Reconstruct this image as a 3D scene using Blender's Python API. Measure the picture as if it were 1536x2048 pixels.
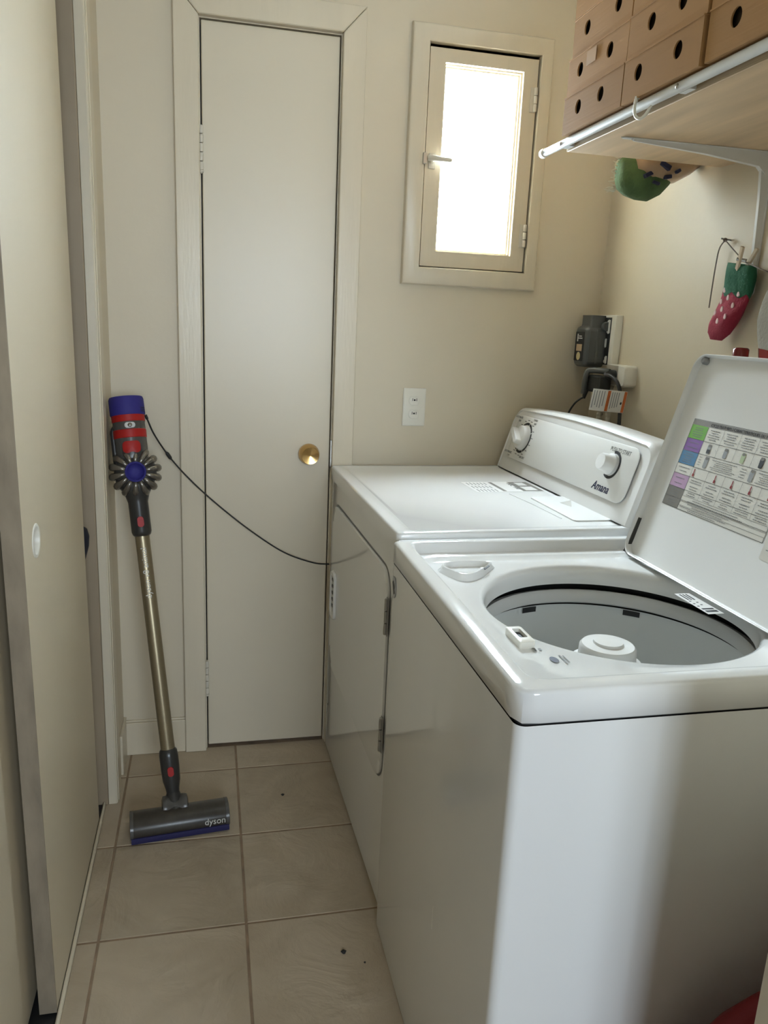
import bpy, bmesh, math, random
from mathutils import Vector, Matrix
random.seed(7)
PI = math.pi
S = bpy.context.scene
for o in list(bpy.data.objects): bpy.data.objects.remove(o)
COL = S.collection

# ------------------------------------------------------------------ camera
cd = bpy.data.cameras.new('camera'); cam = bpy.data.objects.new('camera', cd); COL.objects.link(cam)
S.camera = cam
YAW, PITCH, ROLL, FPX = 0.22691, -0.23691, 0.04488, 1545.0
fw = Vector((math.sin(YAW)*math.cos(PITCH), math.cos(YAW)*math.cos(PITCH), math.sin(PITCH)))
rt = Vector((math.cos(YAW), -math.sin(YAW), 0)); up = rt.cross(fw)
r2 = math.cos(ROLL)*rt + math.sin(ROLL)*up; u2 = -math.sin(ROLL)*rt + math.cos(ROLL)*up
M = Matrix((r2, u2, -fw)).transposed().to_4x4(); M.translation = Vector((0.20337, -2.2565, 1.3212))
cam.matrix_world = M
cd.sensor_fit = 'VERTICAL'; cd.sensor_height = 36.0; cd.sensor_width = 27.0
cd.lens = FPX/2048*36.0
cd.clip_start = 0.02

# ------------------------------------------------------------------ world and daylight
W = bpy.data.worlds.new('overcast_sky'); S.world = W; W.use_nodes = True
bg = W.node_tree.nodes['Background']; bg.inputs[0].default_value = (0.80, 0.91, 1.0, 1); bg.inputs[1].default_value = 135.0
def portal(name, loc, rx, sx, sy):
    l = bpy.data.lights.new(name, 'AREA'); l.shape = 'RECTANGLE'; l.size = sx; l.size_y = sy
    l.cycles.is_portal = True
    o = bpy.data.objects.new(name, l); COL.objects.link(o); o.location = loc; o.rotation_euler = (rx, 0, 0)
HWX0, HWX1, HWZ0, HWZ1, HY = 0.15, 1.25, 0.95, 2.05, -4.40      # window of the adjoining hall behind the camera
portal('small_window_portal', (0.953, 0.13, 1.78), -PI/2, 0.26, 0.54)
portal('hall_window_portal', ((HWX0+HWX1)/2, HY-0.13, (HWZ0+HWZ1)/2), PI/2, HWX1-HWX0, HWZ1-HWZ0)
vs = S.view_settings
vs.view_transform = 'Standard'; vs.look = 'None'; vs.gamma = 1.0; vs.use_curve_mapping = False; vs.exposure = 0.0

# ------------------------------------------------------------------ materials
def mat(name, col, rough=0.5, metal=0.0, var=0.0, vscale=4.0, bump=0.0, bscale=80.0, coat=0.0, trans=0.0, alpha=1.0, spec=0.5,
        stretch=(1, 1, 1), rand=0.0, rvar=0.0):
    m = bpy.data.materials.new(name); m.use_nodes = True
    nt = m.node_tree; N = nt.nodes; L = nt.links; b = N['Principled BSDF']
    b.inputs['Base Color'].default_value = (*col, 1); b.inputs['Roughness'].default_value = rough
    b.inputs['Metallic'].default_value = metal; b.inputs['Coat Weight'].default_value = coat
    b.inputs['Coat Roughness'].default_value = 0.06
    b.inputs['Transmission Weight'].default_value = trans; b.inputs['Alpha'].default_value = alpha
    b.inputs['Specular IOR Level'].default_value = spec
    tc = N.new('ShaderNodeTexCoord'); mp = N.new('ShaderNodeMapping'); mp.inputs['Scale'].default_value = stretch
    L.new(tc.outputs['Object'], mp.inputs['Vector'])
    src = None
    if var > 0:
        n = N.new('ShaderNodeTexNoise'); n.inputs['Scale'].default_value = vscale; n.inputs['Detail'].default_value = 6
        L.new(mp.outputs['Vector'], n.inputs['Vector'])
        r = N.new('ShaderNodeValToRGB'); r.color_ramp.elements[0].position = .3; r.color_ramp.elements[1].position = .72
        r.color_ramp.elements[0].color = (*[c*(1-var) for c in col], 1); r.color_ramp.elements[1].color = (*[min(1, c*(1+var)) for c in col], 1)
        L.new(n.outputs['Fac'], r.inputs['Fac']); src = r.outputs['Color']
        if rvar > 0:
            mr = N.new('ShaderNodeMapRange'); mr.inputs['To Min'].default_value = rough-rvar; mr.inputs['To Max'].default_value = rough+rvar
            L.new(n.outputs['Fac'], mr.inputs['Value']); L.new(mr.outputs['Result'], b.inputs['Roughness'])
    if rand > 0:
        oi = N.new('ShaderNodeObjectInfo'); mr = N.new('ShaderNodeMapRange')
        mr.inputs['To Min'].default_value = 1-rand; mr.inputs['To Max'].default_value = 1+rand
        L.new(oi.outputs['Random'], mr.inputs['Value'])
        hs = N.new('ShaderNodeHueSaturation'); hs.inputs['Color'].default_value = (*col, 1)
        if src: L.new(src, hs.inputs['Color'])
        L.new(mr.outputs['Result'], hs.inputs['Value']); src = hs.outputs['Color']
    if src: L.new(src, b.inputs['Base Color'])
    if bump > 0:
        n = N.new('ShaderNodeTexNoise'); n.inputs['Scale'].default_value = bscale; n.inputs['Detail'].default_value = 5
        L.new(mp.outputs['Vector'], n.inputs['Vector'])
        bm = N.new('ShaderNodeBump'); bm.inputs['Strength'].default_value = bump; bm.inputs['Distance'].default_value = 0.004
        L.new(n.outputs['Fac'], bm.inputs['Height']); L.new(bm.outputs['Normal'], b.inputs['Normal'])
    return m

PAINT = mat('cream_wall_paint', (.67, .59, .455), .46, var=.03, vscale=2, bump=.10, bscale=55)
TRIM = mat('cream_gloss_trim_paint', (.68, .60, .465), .30, var=.03, vscale=3, bump=.10, bscale=26, stretch=(6, 6, .6))
DOORP = mat('cream_gloss_door_paint', (.68, .605, .475), .34, var=.025, vscale=2, bump=.10, bscale=40)
CLOSETP = mat('beige_satin_door_paint', (.60, .52, .385), .42, var=.04, vscale=2, bump=.06, bscale=40, stretch=(1, 1, .3))
WORN = mat('bare_grey_board_edge', (.27, .22, .16), .7, var=.22, vscale=26, bump=.25, bscale=70, stretch=(1, 1, .35))
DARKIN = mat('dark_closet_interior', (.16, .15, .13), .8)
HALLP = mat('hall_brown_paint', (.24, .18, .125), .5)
CEIL = mat('ceiling_white', (.80, .77, .70), .6)
GROUT = mat('brown_grout', (.27, .19, .125), .9, var=.25, vscale=20)
ENAMEL = mat('white_appliance_enamel', (.79, .79, .78), .11, coat=.35, var=.01)
PLAST = mat('white_console_plastic', (.80, .79, .77), .30)
PANELP = mat('console_panel_film', (.83, .825, .80), .22)
GREYPL = mat('grey_tub_plastic', (.76, .77, .755), .45)
RINGP = mat('balance_ring_plastic', (.62, .62, .61), .35)
BLACK = mat('black_rubber', (.015, .015, .016), .5)
INK = mat('black_ink', (.02, .02, .022), .6)
GREYINK = mat('grey_ink', (.20, .20, .20), .6)
NAVYINK = mat('navy_ink', (.02, .025, .06), .5)
STEEL = mat('hinge_steel', (.42, .41, .39), .35, 1.0)
BRASS = mat('polished_brass', (.62, .40, .16), .20, 1.0)
WPLAST = mat('ivory_outlet_plastic', (.80, .77, .69), .35)
CREAMPL = mat('cream_painted_metal', (.64, .59, .50), .3)
DUCT = mat('galvanised_rod', (.74, .75, .75), .38, .15)
BRACK = mat('white_bracket_paint', (.74, .74, .73), .3)
CARD = mat('brown_cardboard', (.44, .24, .095), .85, var=.07, vscale=3, bump=.18, bscale=160, stretch=(1, .04, 1), rand=.10)
BOXSHADE = mat('box_inside_shade', (.06, .04, .025), .9)
TAPE = mat('paper_tape', (.46, .265, .115), .6)
BLUE = mat('violet_blue_plastic', (.032, .028, .20), .6, spec=.25)
RED = mat('red_vacuum_plastic', (.36, .012, .010), .45, spec=.3)
SMOKE = mat('smoked_bin_plastic', (.080, .074, .068), .25, spec=.4)
DARKPL = mat('dark_grey_plastic', (.035, .033, .031), .28)
NICKEL = mat('nickel_cyclone_plastic', (.22, .20, .175), .25, .75)
WAND = mat('gold_anodised_wand', (.30, .245, .155), .34, .65)
HEADP = mat('smoked_head_shell', (.050, .042, .034), .30, spec=.4, var=.25, vscale=30)
PALEINK = mat('pale_lettering', (.55, .54, .50), .4)
GREYBOX = mat('grey_adapter_plastic', (.08, .083, .081), .42)
DGREY = mat('dark_adapter_plastic', (.02, .021, .022), .4)
PAPER = mat('white_paper_label', (.74, .73, .71), .6)
LIDSHEET = mat('chart_film', (.70, .675, .62), .4)
ORANGE = mat('orange_warning_ink', (.55, .13, .03), .5)
C_GREEN = mat('chart_green', (.13, .36, .04), .5); C_PURP = mat('chart_purple', (.20, .09, .32), .5)
C_BLUE = mat('chart_blue', (.07, .20, .36), .5); C_LILAC = mat('chart_lilac', (.46, .30, .45), .5)
C_GREY = mat('chart_grey', (.20, .185, .165), .5); C_RED = mat('chart_red', (.25, .01, .015), .5)
C_JAR = mat('chart_jar_grey', (.30, .31, .32), .5); C_JARG = mat('chart_jar_green', (.42, .50, .30), .5)
SOCKR = mat('crimson_knit', (.20, .005, .022), .9, bump=.4, bscale=220); SOCKG = mat('green_knit', (.009, .085, .042), .9, bump=.4, bscale=220)
SOCKW = mat('white_knit', (.80, .62, .62), .9); CLOTH = mat('grey_cloth', (.36, .34, .30), .95, bump=.4, bscale=160)
PINW = mat('clothespin_wood', (.56, .46, .34), .7, var=.1, vscale=40); STRING = mat('grey_string', (.16, .13, .11), .9)
DRED = mat('dark_red_plastic', (.16, .006, .008), .22)
GREENF = mat('green_fleece', (.065, .115, .04), .95, bump=.6, bscale=90, var=.2, vscale=30)
TANB = mat('tan_printed_plastic', (.34, .23, .14), .3, var=.25, vscale=14)
NAVYP = mat('navy_print', (.02, .022, .06), .35); FRINGE = mat('cream_fringe', (.70, .66, .55), .95)
NAVYF = mat('navy_quilted_fabric', (.008, .010, .022), .6, bump=.5, bscale=50)
REDBAG = mat('red_fabric', (.17, .003, .005), .55, bump=.2, bscale=30)
CORRUG = mat('ivory_conduit', (.62, .58, .48), .5)
PLY = None

def ply_material():
    m = mat('birch_plywood', (.66, .48, .30), .6, var=.18, vscale=4, stretch=(5, .5, 1), bump=.05, bscale=30)
    return m
PLY = ply_material()
PLYEDGE = mat('plywood_edge', (.48, .36, .22), .7, var=.25, vscale=5, stretch=(1, .3, 70))

def slate_material():
    m = bpy.data.materials.new('slate_look_tile'); m.use_nodes = True
    nt = m.node_tree; N = nt.nodes; L = nt.links; b = N['Principled BSDF']
    tc = N.new('ShaderNodeTexCoord'); oi = N.new('ShaderNodeObjectInfo')
    add = N.new('ShaderNodeVectorMath'); add.operation = 'ADD'
    mul = N.new('ShaderNodeVectorMath'); mul.operation = 'SCALE'; mul.inputs['Scale'].default_value = 1.0
    cmb = N.new('ShaderNodeCombineXYZ'); m1 = N.new('ShaderNodeMath'); m1.operation = 'MULTIPLY'; m1.inputs[1].default_value = 57.0
    L.new(oi.outputs['Random'], m1.inputs[0]); L.new(m1.outputs[0], cmb.inputs[0]); L.new(m1.outputs[0], cmb.inputs[2])
    L.new(tc.outputs['Object'], add.inputs[0]); L.new(cmb.outputs[0], add.inputs[1])
    n = N.new('ShaderNodeTexNoise'); n.inputs['Scale'].default_value = 5; n.inputs['Detail'].default_value = 8; n.inputs['Distortion'].default_value = 1.4
    L.new(add.outputs[0], n.inputs['Vector'])
    r = N.new('ShaderNodeValToRGB'); e = r.color_ramp.elements
    e[0].position = .25; e[0].color = (.375, .30, .212, 1); e[1].position = .75; e[1].color = (.475, .392, .29, 1)
    L.new(n.outputs['Fac'], r.inputs['Fac'])
    hs = N.new('ShaderNodeHueSaturation'); mr = N.new('ShaderNodeMapRange'); mr.inputs['To Min'].default_value = .92; mr.inputs['To Max'].default_value = 1.08
    L.new(oi.outputs['Random'], mr.inputs['Value']); L.new(mr.outputs['Result'], hs.inputs['Value']); L.new(r.outputs['Color'], hs.inputs['Color'])
    L.new(hs.outputs['Color'], b.inputs['Base Color'])
    # slate ledges: distorted low-frequency noise plus fine grain
    n2 = N.new('ShaderNodeTexNoise'); n2.inputs['Scale'].default_value = 7; n2.inputs['Detail'].default_value = 9; n2.inputs['Distortion'].default_value = .7
    n2.inputs['Roughness'].default_value = .55
    L.new(add.outputs[0], n2.inputs['Vector'])
    bp = N.new('ShaderNodeBump'); bp.inputs['Strength'].default_value = .7; bp.inputs['Distance'].default_value = .014
    L.new(n2.outputs['Fac'], bp.inputs['Height']); L.new(bp.outputs['Normal'], b.inputs['Normal'])
    b.inputs['Roughness'].default_value = .50
    return m
SLATE = slate_material()

def glass_material(name='window_glass', tint=(.93, .95, .95)):
    m = bpy.data.materials.new(name); m.use_nodes = True
    nt = m.node_tree; N = nt.nodes; L = nt.links; N.remove(N['Principled BSDF'])
    t = N.new('ShaderNodeBsdfTransparent'); t.inputs[0].default_value = (*tint, 1)
    g = N.new('ShaderNodeBsdfGlossy'); g.inputs['Roughness'].default_value = .05
    mx = N.new('ShaderNodeMixShader'); mx.inputs[0].default_value = .04
    L.new(t.outputs[0], mx.inputs[1]); L.new(g.outputs[0], mx.inputs[2])
    L.new(mx.outputs[0], N['Material Output'].inputs[0])
    return m
GLASS = glass_material(); HALLDIM = glass_material('dimmed_hall_glass', (.38, .385, .39))

# ------------------------------------------------------------------ geometry helpers
class MB:
    def __init__(s): s.v = []; s.f = []
    def add(s, v, f):
        o = len(s.v); s.v += [tuple(p) for p in v]; s.f += [tuple(i+o for i in q) for q in f]; return s
    def box(s, x0, x1, y0, y1, z0, z1):
        x0, x1 = sorted((x0, x1)); y0, y1 = sorted((y0, y1)); z0, z1 = sorted((z0, z1))
        return s.add([(x0,y0,z0),(x1,y0,z0),(x1,y1,z0),(x0,y1,z0),(x0,y0,z1),(x1,y0,z1),(x1,y1,z1),(x0,y1,z1)],
                     [(0,3,2,1),(4,5,6,7),(0,1,5,4),(1,2,6,5),(2,3,7,6),(3,0,4,7)])
    def loft(s, loops, close=True, cap0=False, cap1=False):
        n = len(loops[0]); v = [p for l in loops for p in l]; f = []
        for k in range(len(loops)-1):
            for i in range(n if close else n-1):
                j = (i+1) % n; f.append((k*n+i, k*n+j, (k+1)*n+j, (k+1)*n+i))
        if cap0: f.append(tuple(reversed(range(n))))
        if cap1: f.append(tuple((len(loops)-1)*n+i for i in range(n)))
        return s.add(v, f)
    def tube(s, pts, r, n=10, cap=True):
        pts = [Vector(p) for p in pts]; rs = r if isinstance(r, (list, tuple)) else [r]*len(pts)
        loops = []; ref = None
        for i, p in enumerate(pts):
            t = (pts[min(i+1, len(pts)-1)]-pts[max(i-1, 0)]).normalized()
            if ref is None:
                ref = Vector((0,0,1)) if abs(t.z) < .9 else Vector((1,0,0))
            a = (ref - t*ref.dot(t)).normalized(); ref = a; b = t.cross(a)
            loops.append([p + (a*math.cos(q)+b*math.sin(q))*rs[i] for q in [2*PI*k/n for k in range(n)]])
        return s.loft(loops, True, cap, cap)
    def lathe(s, prof, c, ax, n=32, cap0=True, cap1=True):
        c = Vector(c); ax = Vector(ax).normalized(); ref = Vector((0,0,1)) if abs(ax.z) < .9 else Vector((1,0,0))
        a = (ref-ax*ref.dot(ax)).normalized(); b = ax.cross(a)
        loops = [[c+ax*h+(a*math.cos(2*PI*k/n)+b*math.sin(2*PI*k/n))*max(r, 1e-5) for k in range(n)] for r, h in prof]
        return s.loft(loops, True, cap0, cap1)
    def prism(s, outline, d):                     # outline: 3D points of a planar loop; d: extrusion vector
        d = Vector(d); a = [Vector(p) for p in outline]
        return s.loft([a, [p+d for p in a]], True, True, True)
    def mesh(s, name):
        m = bpy.data.meshes.new(name); m.from_pydata(s.v, [], s.f); m.update()
        bm = bmesh.new(); bm.from_mesh(m); bmesh.ops.recalc_face_normals(bm, faces=bm.faces); bm.to_mesh(m); bm.free()
        return m

def rrect(u0, u1, v0, v1, r, n=6):               # rounded rectangle, list of (u, v), counter-clockwise
    out = []
    for cx, cy, a in ((u1-r, v1-r, 0), (u0+r, v1-r, PI/2), (u0+r, v0+r, PI), (u1-r, v0+r, 1.5*PI)):
        for k in range(n+1): out.append((cx+r*math.cos(a+PI/2*k/n), cy+r*math.sin(a+PI/2*k/n)))
    return out

MW = {}
def world_matrix(o):
    m = Matrix.LocRotScale(o.location, o.rotation_euler, (1, 1, 1))
    return MW[o.parent.name] @ m if o.parent and o.parent.name in MW else m
def obj(name, mb, m, parent=None, bevel=0.0, seg=2, smooth=35, local=False, label=None, kind=None, cat=None, group=None):
    me = mb.mesh(name) if isinstance(mb, MB) else mb
    if parent is not None and not local: me.transform(MW[parent.name].inverted())
    o = bpy.data.objects.new(name, me); COL.objects.link(o)
    if m: me.materials.append(m)
    if parent is not None: o.parent = parent
    MW[o.name] = MW[parent.name] if parent is not None else Matrix.Identity(4)
    for p in me.polygons: p.use_smooth = True
    me.set_sharp_from_angle(angle=math.radians(smooth))
    if bevel > 0:
        b = o.modifiers.new('bevel', 'BEVEL'); b.width = bevel; b.segments = seg; b.limit_method = 'ANGLE'; b.angle_limit = math.radians(40)
        b.harden_normals = False
    if label: o['label'] = label
    if cat: o['category'] = cat
    if kind: o['kind'] = kind
    if group: o['group'] = group
    return o
def thing(name, label, cat, loc=(0,0,0), rotz=0.0, group=None, kind=None):
    o = bpy.data.objects.new(name, None); COL.objects.link(o); o.location = loc; o.rotation_euler = (0, 0, rotz)
    o.empty_display_size = .05
    MW[o.name] = Matrix.LocRotScale(Vector(loc), o.rotation_euler, (1, 1, 1))
    if label: o['label'] = label
    if cat: o['category'] = cat
    if group: o['group'] = group
    if kind: o['kind'] = kind
    return o
def B(*a): return MB().box(*a)
def text(name, body, size, origin, ux, uy, m, parent, shear=0.0, align='LEFT', depth=.0002, sx=1.0, label=None, local=False, off=0.0):
    c = bpy.data.curves.new(name, 'FONT'); c.body = body; c.size = size; c.shear = shear; c.align_x = align; c.extrude = depth; c.resolution_u = 3
    c.offset = off
    t = bpy.data.objects.new(name, c); COL.objects.link(t)
    dg = bpy.context.evaluated_depsgraph_get(); me = bpy.data.meshes.new_from_object(t.evaluated_get(dg))
    bpy.data.objects.remove(t)
    ux = Vector(ux).normalized()*sx; uy = Vector(uy).normalized(); n = ux.cross(uy).normalized()
    X = Matrix((ux, uy, n)).transposed().to_4x4(); X.translation = Vector(origin); me.transform(X)
    me.materials.clear()
    return obj(name, me, m, parent, local=local, label=label)
def quads(rects, o, ux, uy, w=0.0):
    o = Vector(o); ux = Vector(ux); uy = Vector(uy); n = ux.cross(uy)*w; mb = MB()
    for a, b, c, d in rects:
        mb.add([o+n+ux*a+uy*b, o+n+ux*c+uy*b, o+n+ux*c+uy*d, o+n+ux*a+uy*d], [(0,1,2,3)])
    return mb
def walled(axis, pos, thick, u0, u1, z0, z1, holes):
    # slab of a wall in plane axis=pos .. pos+thick, spanning u and z, with rectangular holes (ua, ub, za, zb)
    us = sorted({u0, u1, *[h[0] for h in holes], *[h[1] for h in holes]}); zs = sorted({z0, z1, *[h[2] for h in holes], *[h[3] for h in holes]})
    us = [u for u in us if u0 <= u <= u1]; zs = [z for z in zs if z0 <= z <= z1]
    mb = MB()
    for i in range(len(us)-1):
        for j in range(len(zs)-1):
            cu = (us[i]+us[i+1])/2; cz = (zs[j]+zs[j+1])/2
            if any(h[0] < cu < h[1] and h[2] < cz < h[3] for h in holes): continue
            if axis == 'y': mb.box(us[i], us[i+1], pos, pos+thick, zs[j], zs[j+1])
            else: mb.box(pos, pos+thick, us[i], us[i+1], zs[j], zs[j+1])
    return mb
def bez(pts, n=10):                               # Catmull-Rom through points
    P = [Vector(p) for p in pts]; P = [P[0]*2-P[1]]+P+[P[-1]*2-P[-2]]; out = []
    for i in range(1, len(P)-2):
        for k in range(n):
            t = k/n; a, b, c, d = P[i-1:i+3]
            out.append(.5*((2*b)+(c-a)*t+(2*a-5*b+4*c-d)*t*t+(3*b-a-3*c+d)*t**3))
    return out+[P[-2]]
XL, XR, YF, ZC = -0.062, 1.376, -1.70, 2.44

# ------------------------------------------------------------------ room shell
# floor: grout bed with every tile laid on it
floor = obj('floor', B(-1.3, 2.6, -4.5, .1, -.06, -.0014), GROUT, kind='structure', label='beige slate-look tile floor with brown grout')
T, TX, TY, GR = .3155, -.0427, -.1323, .0029
tile_cache = {}
def tile_mesh(w, h):
    k = (round(w, 4), round(h, 4))
    if k not in tile_cache:
        e = .0012
        lo = [(0,0,-.012),(w,0,-.012),(w,h,-.012),(0,h,-.012)]; l1 = [(0,0,-.0010),(w,0,-.0010),(w,h,-.0010),(0,h,-.0010)]
        l2 = [(e,e,0),(w-e,e,0),(w-e,h-e,0),(e,h-e,0)]
        tile_cache[k] = MB().loft([lo, l1, l2], True, False, True).mesh('tile'); tile_cache[k].materials.append(SLATE)
    return tile_cache[k]
for i in range(-4, 9):
    for j in range(-1, 14):
        x0, x1 = TX+i*T+GR, TX+(i+1)*T-GR; y1, y0 = TY-j*T-GR, TY-(j+1)*T+GR
        y1 = min(y1, 0.0)
        if i < 0 and y1 > YF: x0 = max(x0, -.087)
        if y1-y0 < .01 or x1-x0 < .012: continue
        if i > 4 and y1 > YF: continue
        x1 = min(x1, 1.376 if y1 > YF else 2.2)
        if x1-x0 < .012: continue
        o = bpy.data.objects.new('tile', tile_mesh(x1-x0, y1-y0)); COL.objects.link(o); o.parent = floor
        o.location = (x0, y0, random.uniform(-.0003, .0002)); MW[o.name] = Matrix.Identity(4)

WIN = (.79, 1.113, 1.488, 2.068)
DOOR = (.186, .552, 0.0, 2.060)
obj('wall_back', walled('y', 0.0, .10, -.75, 1.48, 0, ZC, [WIN, DOOR]), PAINT, kind='structure', label='cream painted back wall')
obj('wall_right', B(XR, XR+.1, YF, .1, 0, ZC), PAINT, kind='structure', label='cream painted wall behind the appliances')
obj('wall_left', B(-.16, XL, -.243, 0, 0, ZC), PAINT, kind='structure', label='short cream wall between closet and back wall')
obj('ceiling', B(-1.3, 2.6, YF-.06, .1, ZC, ZC+.1), CEIL, kind='structure', label='plain ceiling')
obj('ceiling_hall', B(-1.3, 2.6, -4.5, YF-.06, ZC, ZC+.1), HALLP, kind='structure', label='brown hall ceiling')
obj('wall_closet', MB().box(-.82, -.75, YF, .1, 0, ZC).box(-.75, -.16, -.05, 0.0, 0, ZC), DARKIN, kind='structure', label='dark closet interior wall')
obj('wall_closet_header', B(-.20, -.085, YF, -.243, 2.06, ZC), PAINT, kind='structure', label='cream header above the closet doors')
obj('wall_front', walled('y', YF-.12, .12, -1.2, 2.2, 0, ZC, [(-.10, .755, 0, 2.05)]), PAINT, kind='structure', label='cream wall with the doorway opening')
obj('wall_hall_left', B(-1.3, -1.2, -4.4, YF, 0, ZC), HALLP, kind='structure', label='brown wall of the adjoining hall')
obj('wall_hall_right', B(2.2, 2.3, -4.4, YF, 0, ZC), HALLP, kind='structure', label='brown wall of the adjoining hall')
obj('wall_hall_back', walled('y', HY-.1, .1, -1.3, 2.3, 0, ZC, [(HWX0, HWX1, HWZ0, HWZ1)]), HALLP, kind='structure', label='brown hall wall with a dimmed window')
obj('wall_light_blocker', B(-.9, .36, .1, 3.2, 0, 3.6), mat('blocker_grey', (.50, .48, .45), .9), kind='structure', label='added grey block keeping window light off the right wall')  # unseen block added outside to keep sky light off the right wall
hw = thing('window_2', 'hall window with added dimming panes', None, ((HWX0+HWX1)/2, HY, HWZ0), kind='structure')
hf = MB()
for a, b_, c, d in ((HWX0, HWX1, HWZ0, HWZ0+.04), (HWX0, HWX1, HWZ1-.04, HWZ1), (HWX0, HWX0+.04, HWZ0, HWZ1), (HWX1-.04, HWX1, HWZ0, HWZ1), ((HWX0+HWX1)/2-.02, (HWX0+HWX1)/2+.02, HWZ0, HWZ1)):
    hf.box(a, b_, HY-.07, HY-.03, c, d)
obj('window_frame', hf, TRIM, hw)
for a in (0, 1):
    w2 = (HWX1-HWX0)/2
    obj('pane', B(HWX0+a*w2+.03, HWX0+(a+1)*w2-.03, HY-.052, HY-.048, HWZ0+.03, HWZ1-.03), HALLDIM, hw)  # unseen pane tint, added to cut the daylight coming from the hall
obj('baseboard_back', MB().box(XL, .1205, -.013, 0, 0, .108).box(XL, .1205, -.009, 0, .108, .114), TRIM, kind='structure', bevel=.002, label='cream baseboard beside the narrow door')
# a length of baseboard on the short wall beside the closet
obj('baseboard_left', B(XL, XL+.008, -.12, 0, 0, .125), TRIM, kind='structure', bevel=.002, label='cream baseboard in the corner')

# closet opening: jamb board and casing at its far end, floor strip, track
obj('trim_1', MB().box(-.175, -.080, -.262, -.243, 0, 2.06), mat('dark_grey_beige', (.36, .28, .19), .5, var=.08, vscale=6), kind='structure', bevel=.002, label='closet side jamb board')  # jamb board in a darker tone than the casing
obj('trim_2', MB().box(-.0795, -.0555, -.258, -.243, 0, 2.2).box(-.0795, -.0585, -.2605, -.258, 0, 2.2).box(XL, -.0535, -.2425, -.19, 0, 2.2), TRIM, kind='structure', bevel=.003, label='narrow closet casing beside the corner')
obj('trim_3', B(-.094, -.086, YF, -.262, 0, .011), TRIM, kind='structure', bevel=.003, label='thin strip along the closet threshold')
obj('trim_4', MB().box(-.20, -.094, YF, -.262, -.004, .002), BLACK, kind='structure', label='dark closet door track')

# closet doors ---------------------------------------------------------------
def sliding_door(name, label, x0, x1, ya0, yb0, ya1, yb1, z0, z1, edge):
    d = thing(name, label, None, ((x0+x1)/2, (ya0+yb0)/2, z0), kind='structure')
    def corners(x): return [(x, ya0, z0), (x, yb0, z0), (x, yb1, z1), (x, ya1, z1)]
    a, b_ = corners(x0), corners(x1)
    mb = MB()
    e = .0
    return d, a, b_
d2, a, b_ = sliding_door('door_2', 'beige sliding closet door with a round finger pull and worn grey edge', -.125, -.095, -.938, -.335, -.978, -.388, .008, 2.05, True)
# slab with a real round finger-pull pocket: face lofted around the pull
PC = Vector((-.095, -.862, .930)); PR = .0265
def face_pt(y, z): return Vector((-.095, y, z))
cor = [b_[1], b_[2], b_[3], b_[0]]                 # order around the pull
angs = []
nseg = 40
circ = [PC+Vector((0, PR*math.cos(2*PI*k/nseg), PR*math.sin(2*PI*k/nseg))) for k in range(nseg)]
def ray_to_quad(c, ang, q):
    d = Vector((math.cos(ang), math.sin(ang))); best = None
    for i in range(4):
        p, r = Vector((q[i][1], q[i][2])), Vector((q[(i+1) % 4][1], q[(i+1) % 4][2])); e = r-p
        den = d.x*e.y-d.y*e.x
        if abs(den) < 1e-9: continue
        w = p-Vector((c.y, c.z)); t = (w.x*e.y-w.y*e.x)/den; s = (w.x*d.y-w.y*d.x)/den
        if t > 0 and -1e-6 <= s <= 1+1e-6: best = t if best is None else min(best, t)
    return Vector((-.095, c.y+d.x*best, c.z+d.y*best))
angl = sorted({2*PI*k/nseg for k in range(nseg)} | {math.atan2(q[2]-PC.z, q[1]-PC.y) % (2*PI) for q in b_})
circ = [PC+Vector((0, PR*math.cos(t), PR*math.sin(t))) for t in angl]
outer = [ray_to_quad(PC, t, b_) for t in angl]
slab = MB().loft([[p+Vector((-.022, 0, 0)) for p in circ], circ, outer, [p+Vector((-.030, 0, 0)) for p in outer]], True, True, True)
obj('door_panel', slab, CLOSETP, d2, smooth=30)
cup = MB().lathe([(PR*.2, -.0200), (PR*.80, -.0195), (PR*.90, -.004), (PR*.94, .0015), (PR*1.10, .0018), (PR*1.16, .0006), (PR*1.16, -.0002)], PC, (1, 0, 0), 36, True, False)
obj('finger_pull', cup, WPLAST, d2, smooth=60, label='cream round recessed pull')
ne = MB().prism([(-.0945, -.938-.0006, .008), (-.126, -.938-.0006, .008), (-.126, -.978-.0006, 2.05), (-.0945, -.978-.0006, 2.05)], (0, -.003, 0))
obj('door_edge', ne, WORN, d2, label='grey worn bare edge')
d3, a, b_ = sliding_door('door_3', 'second beige sliding closet door behind the one with the finger pull', -.168, -.142, -1.60, -.80, -1.60, -.80, .008, 2.05, True)
obj('door_panel', B(-.168, -.142, -1.60, -.80, .008, 2.05), CLOSETP, d3, bevel=.003)

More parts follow.
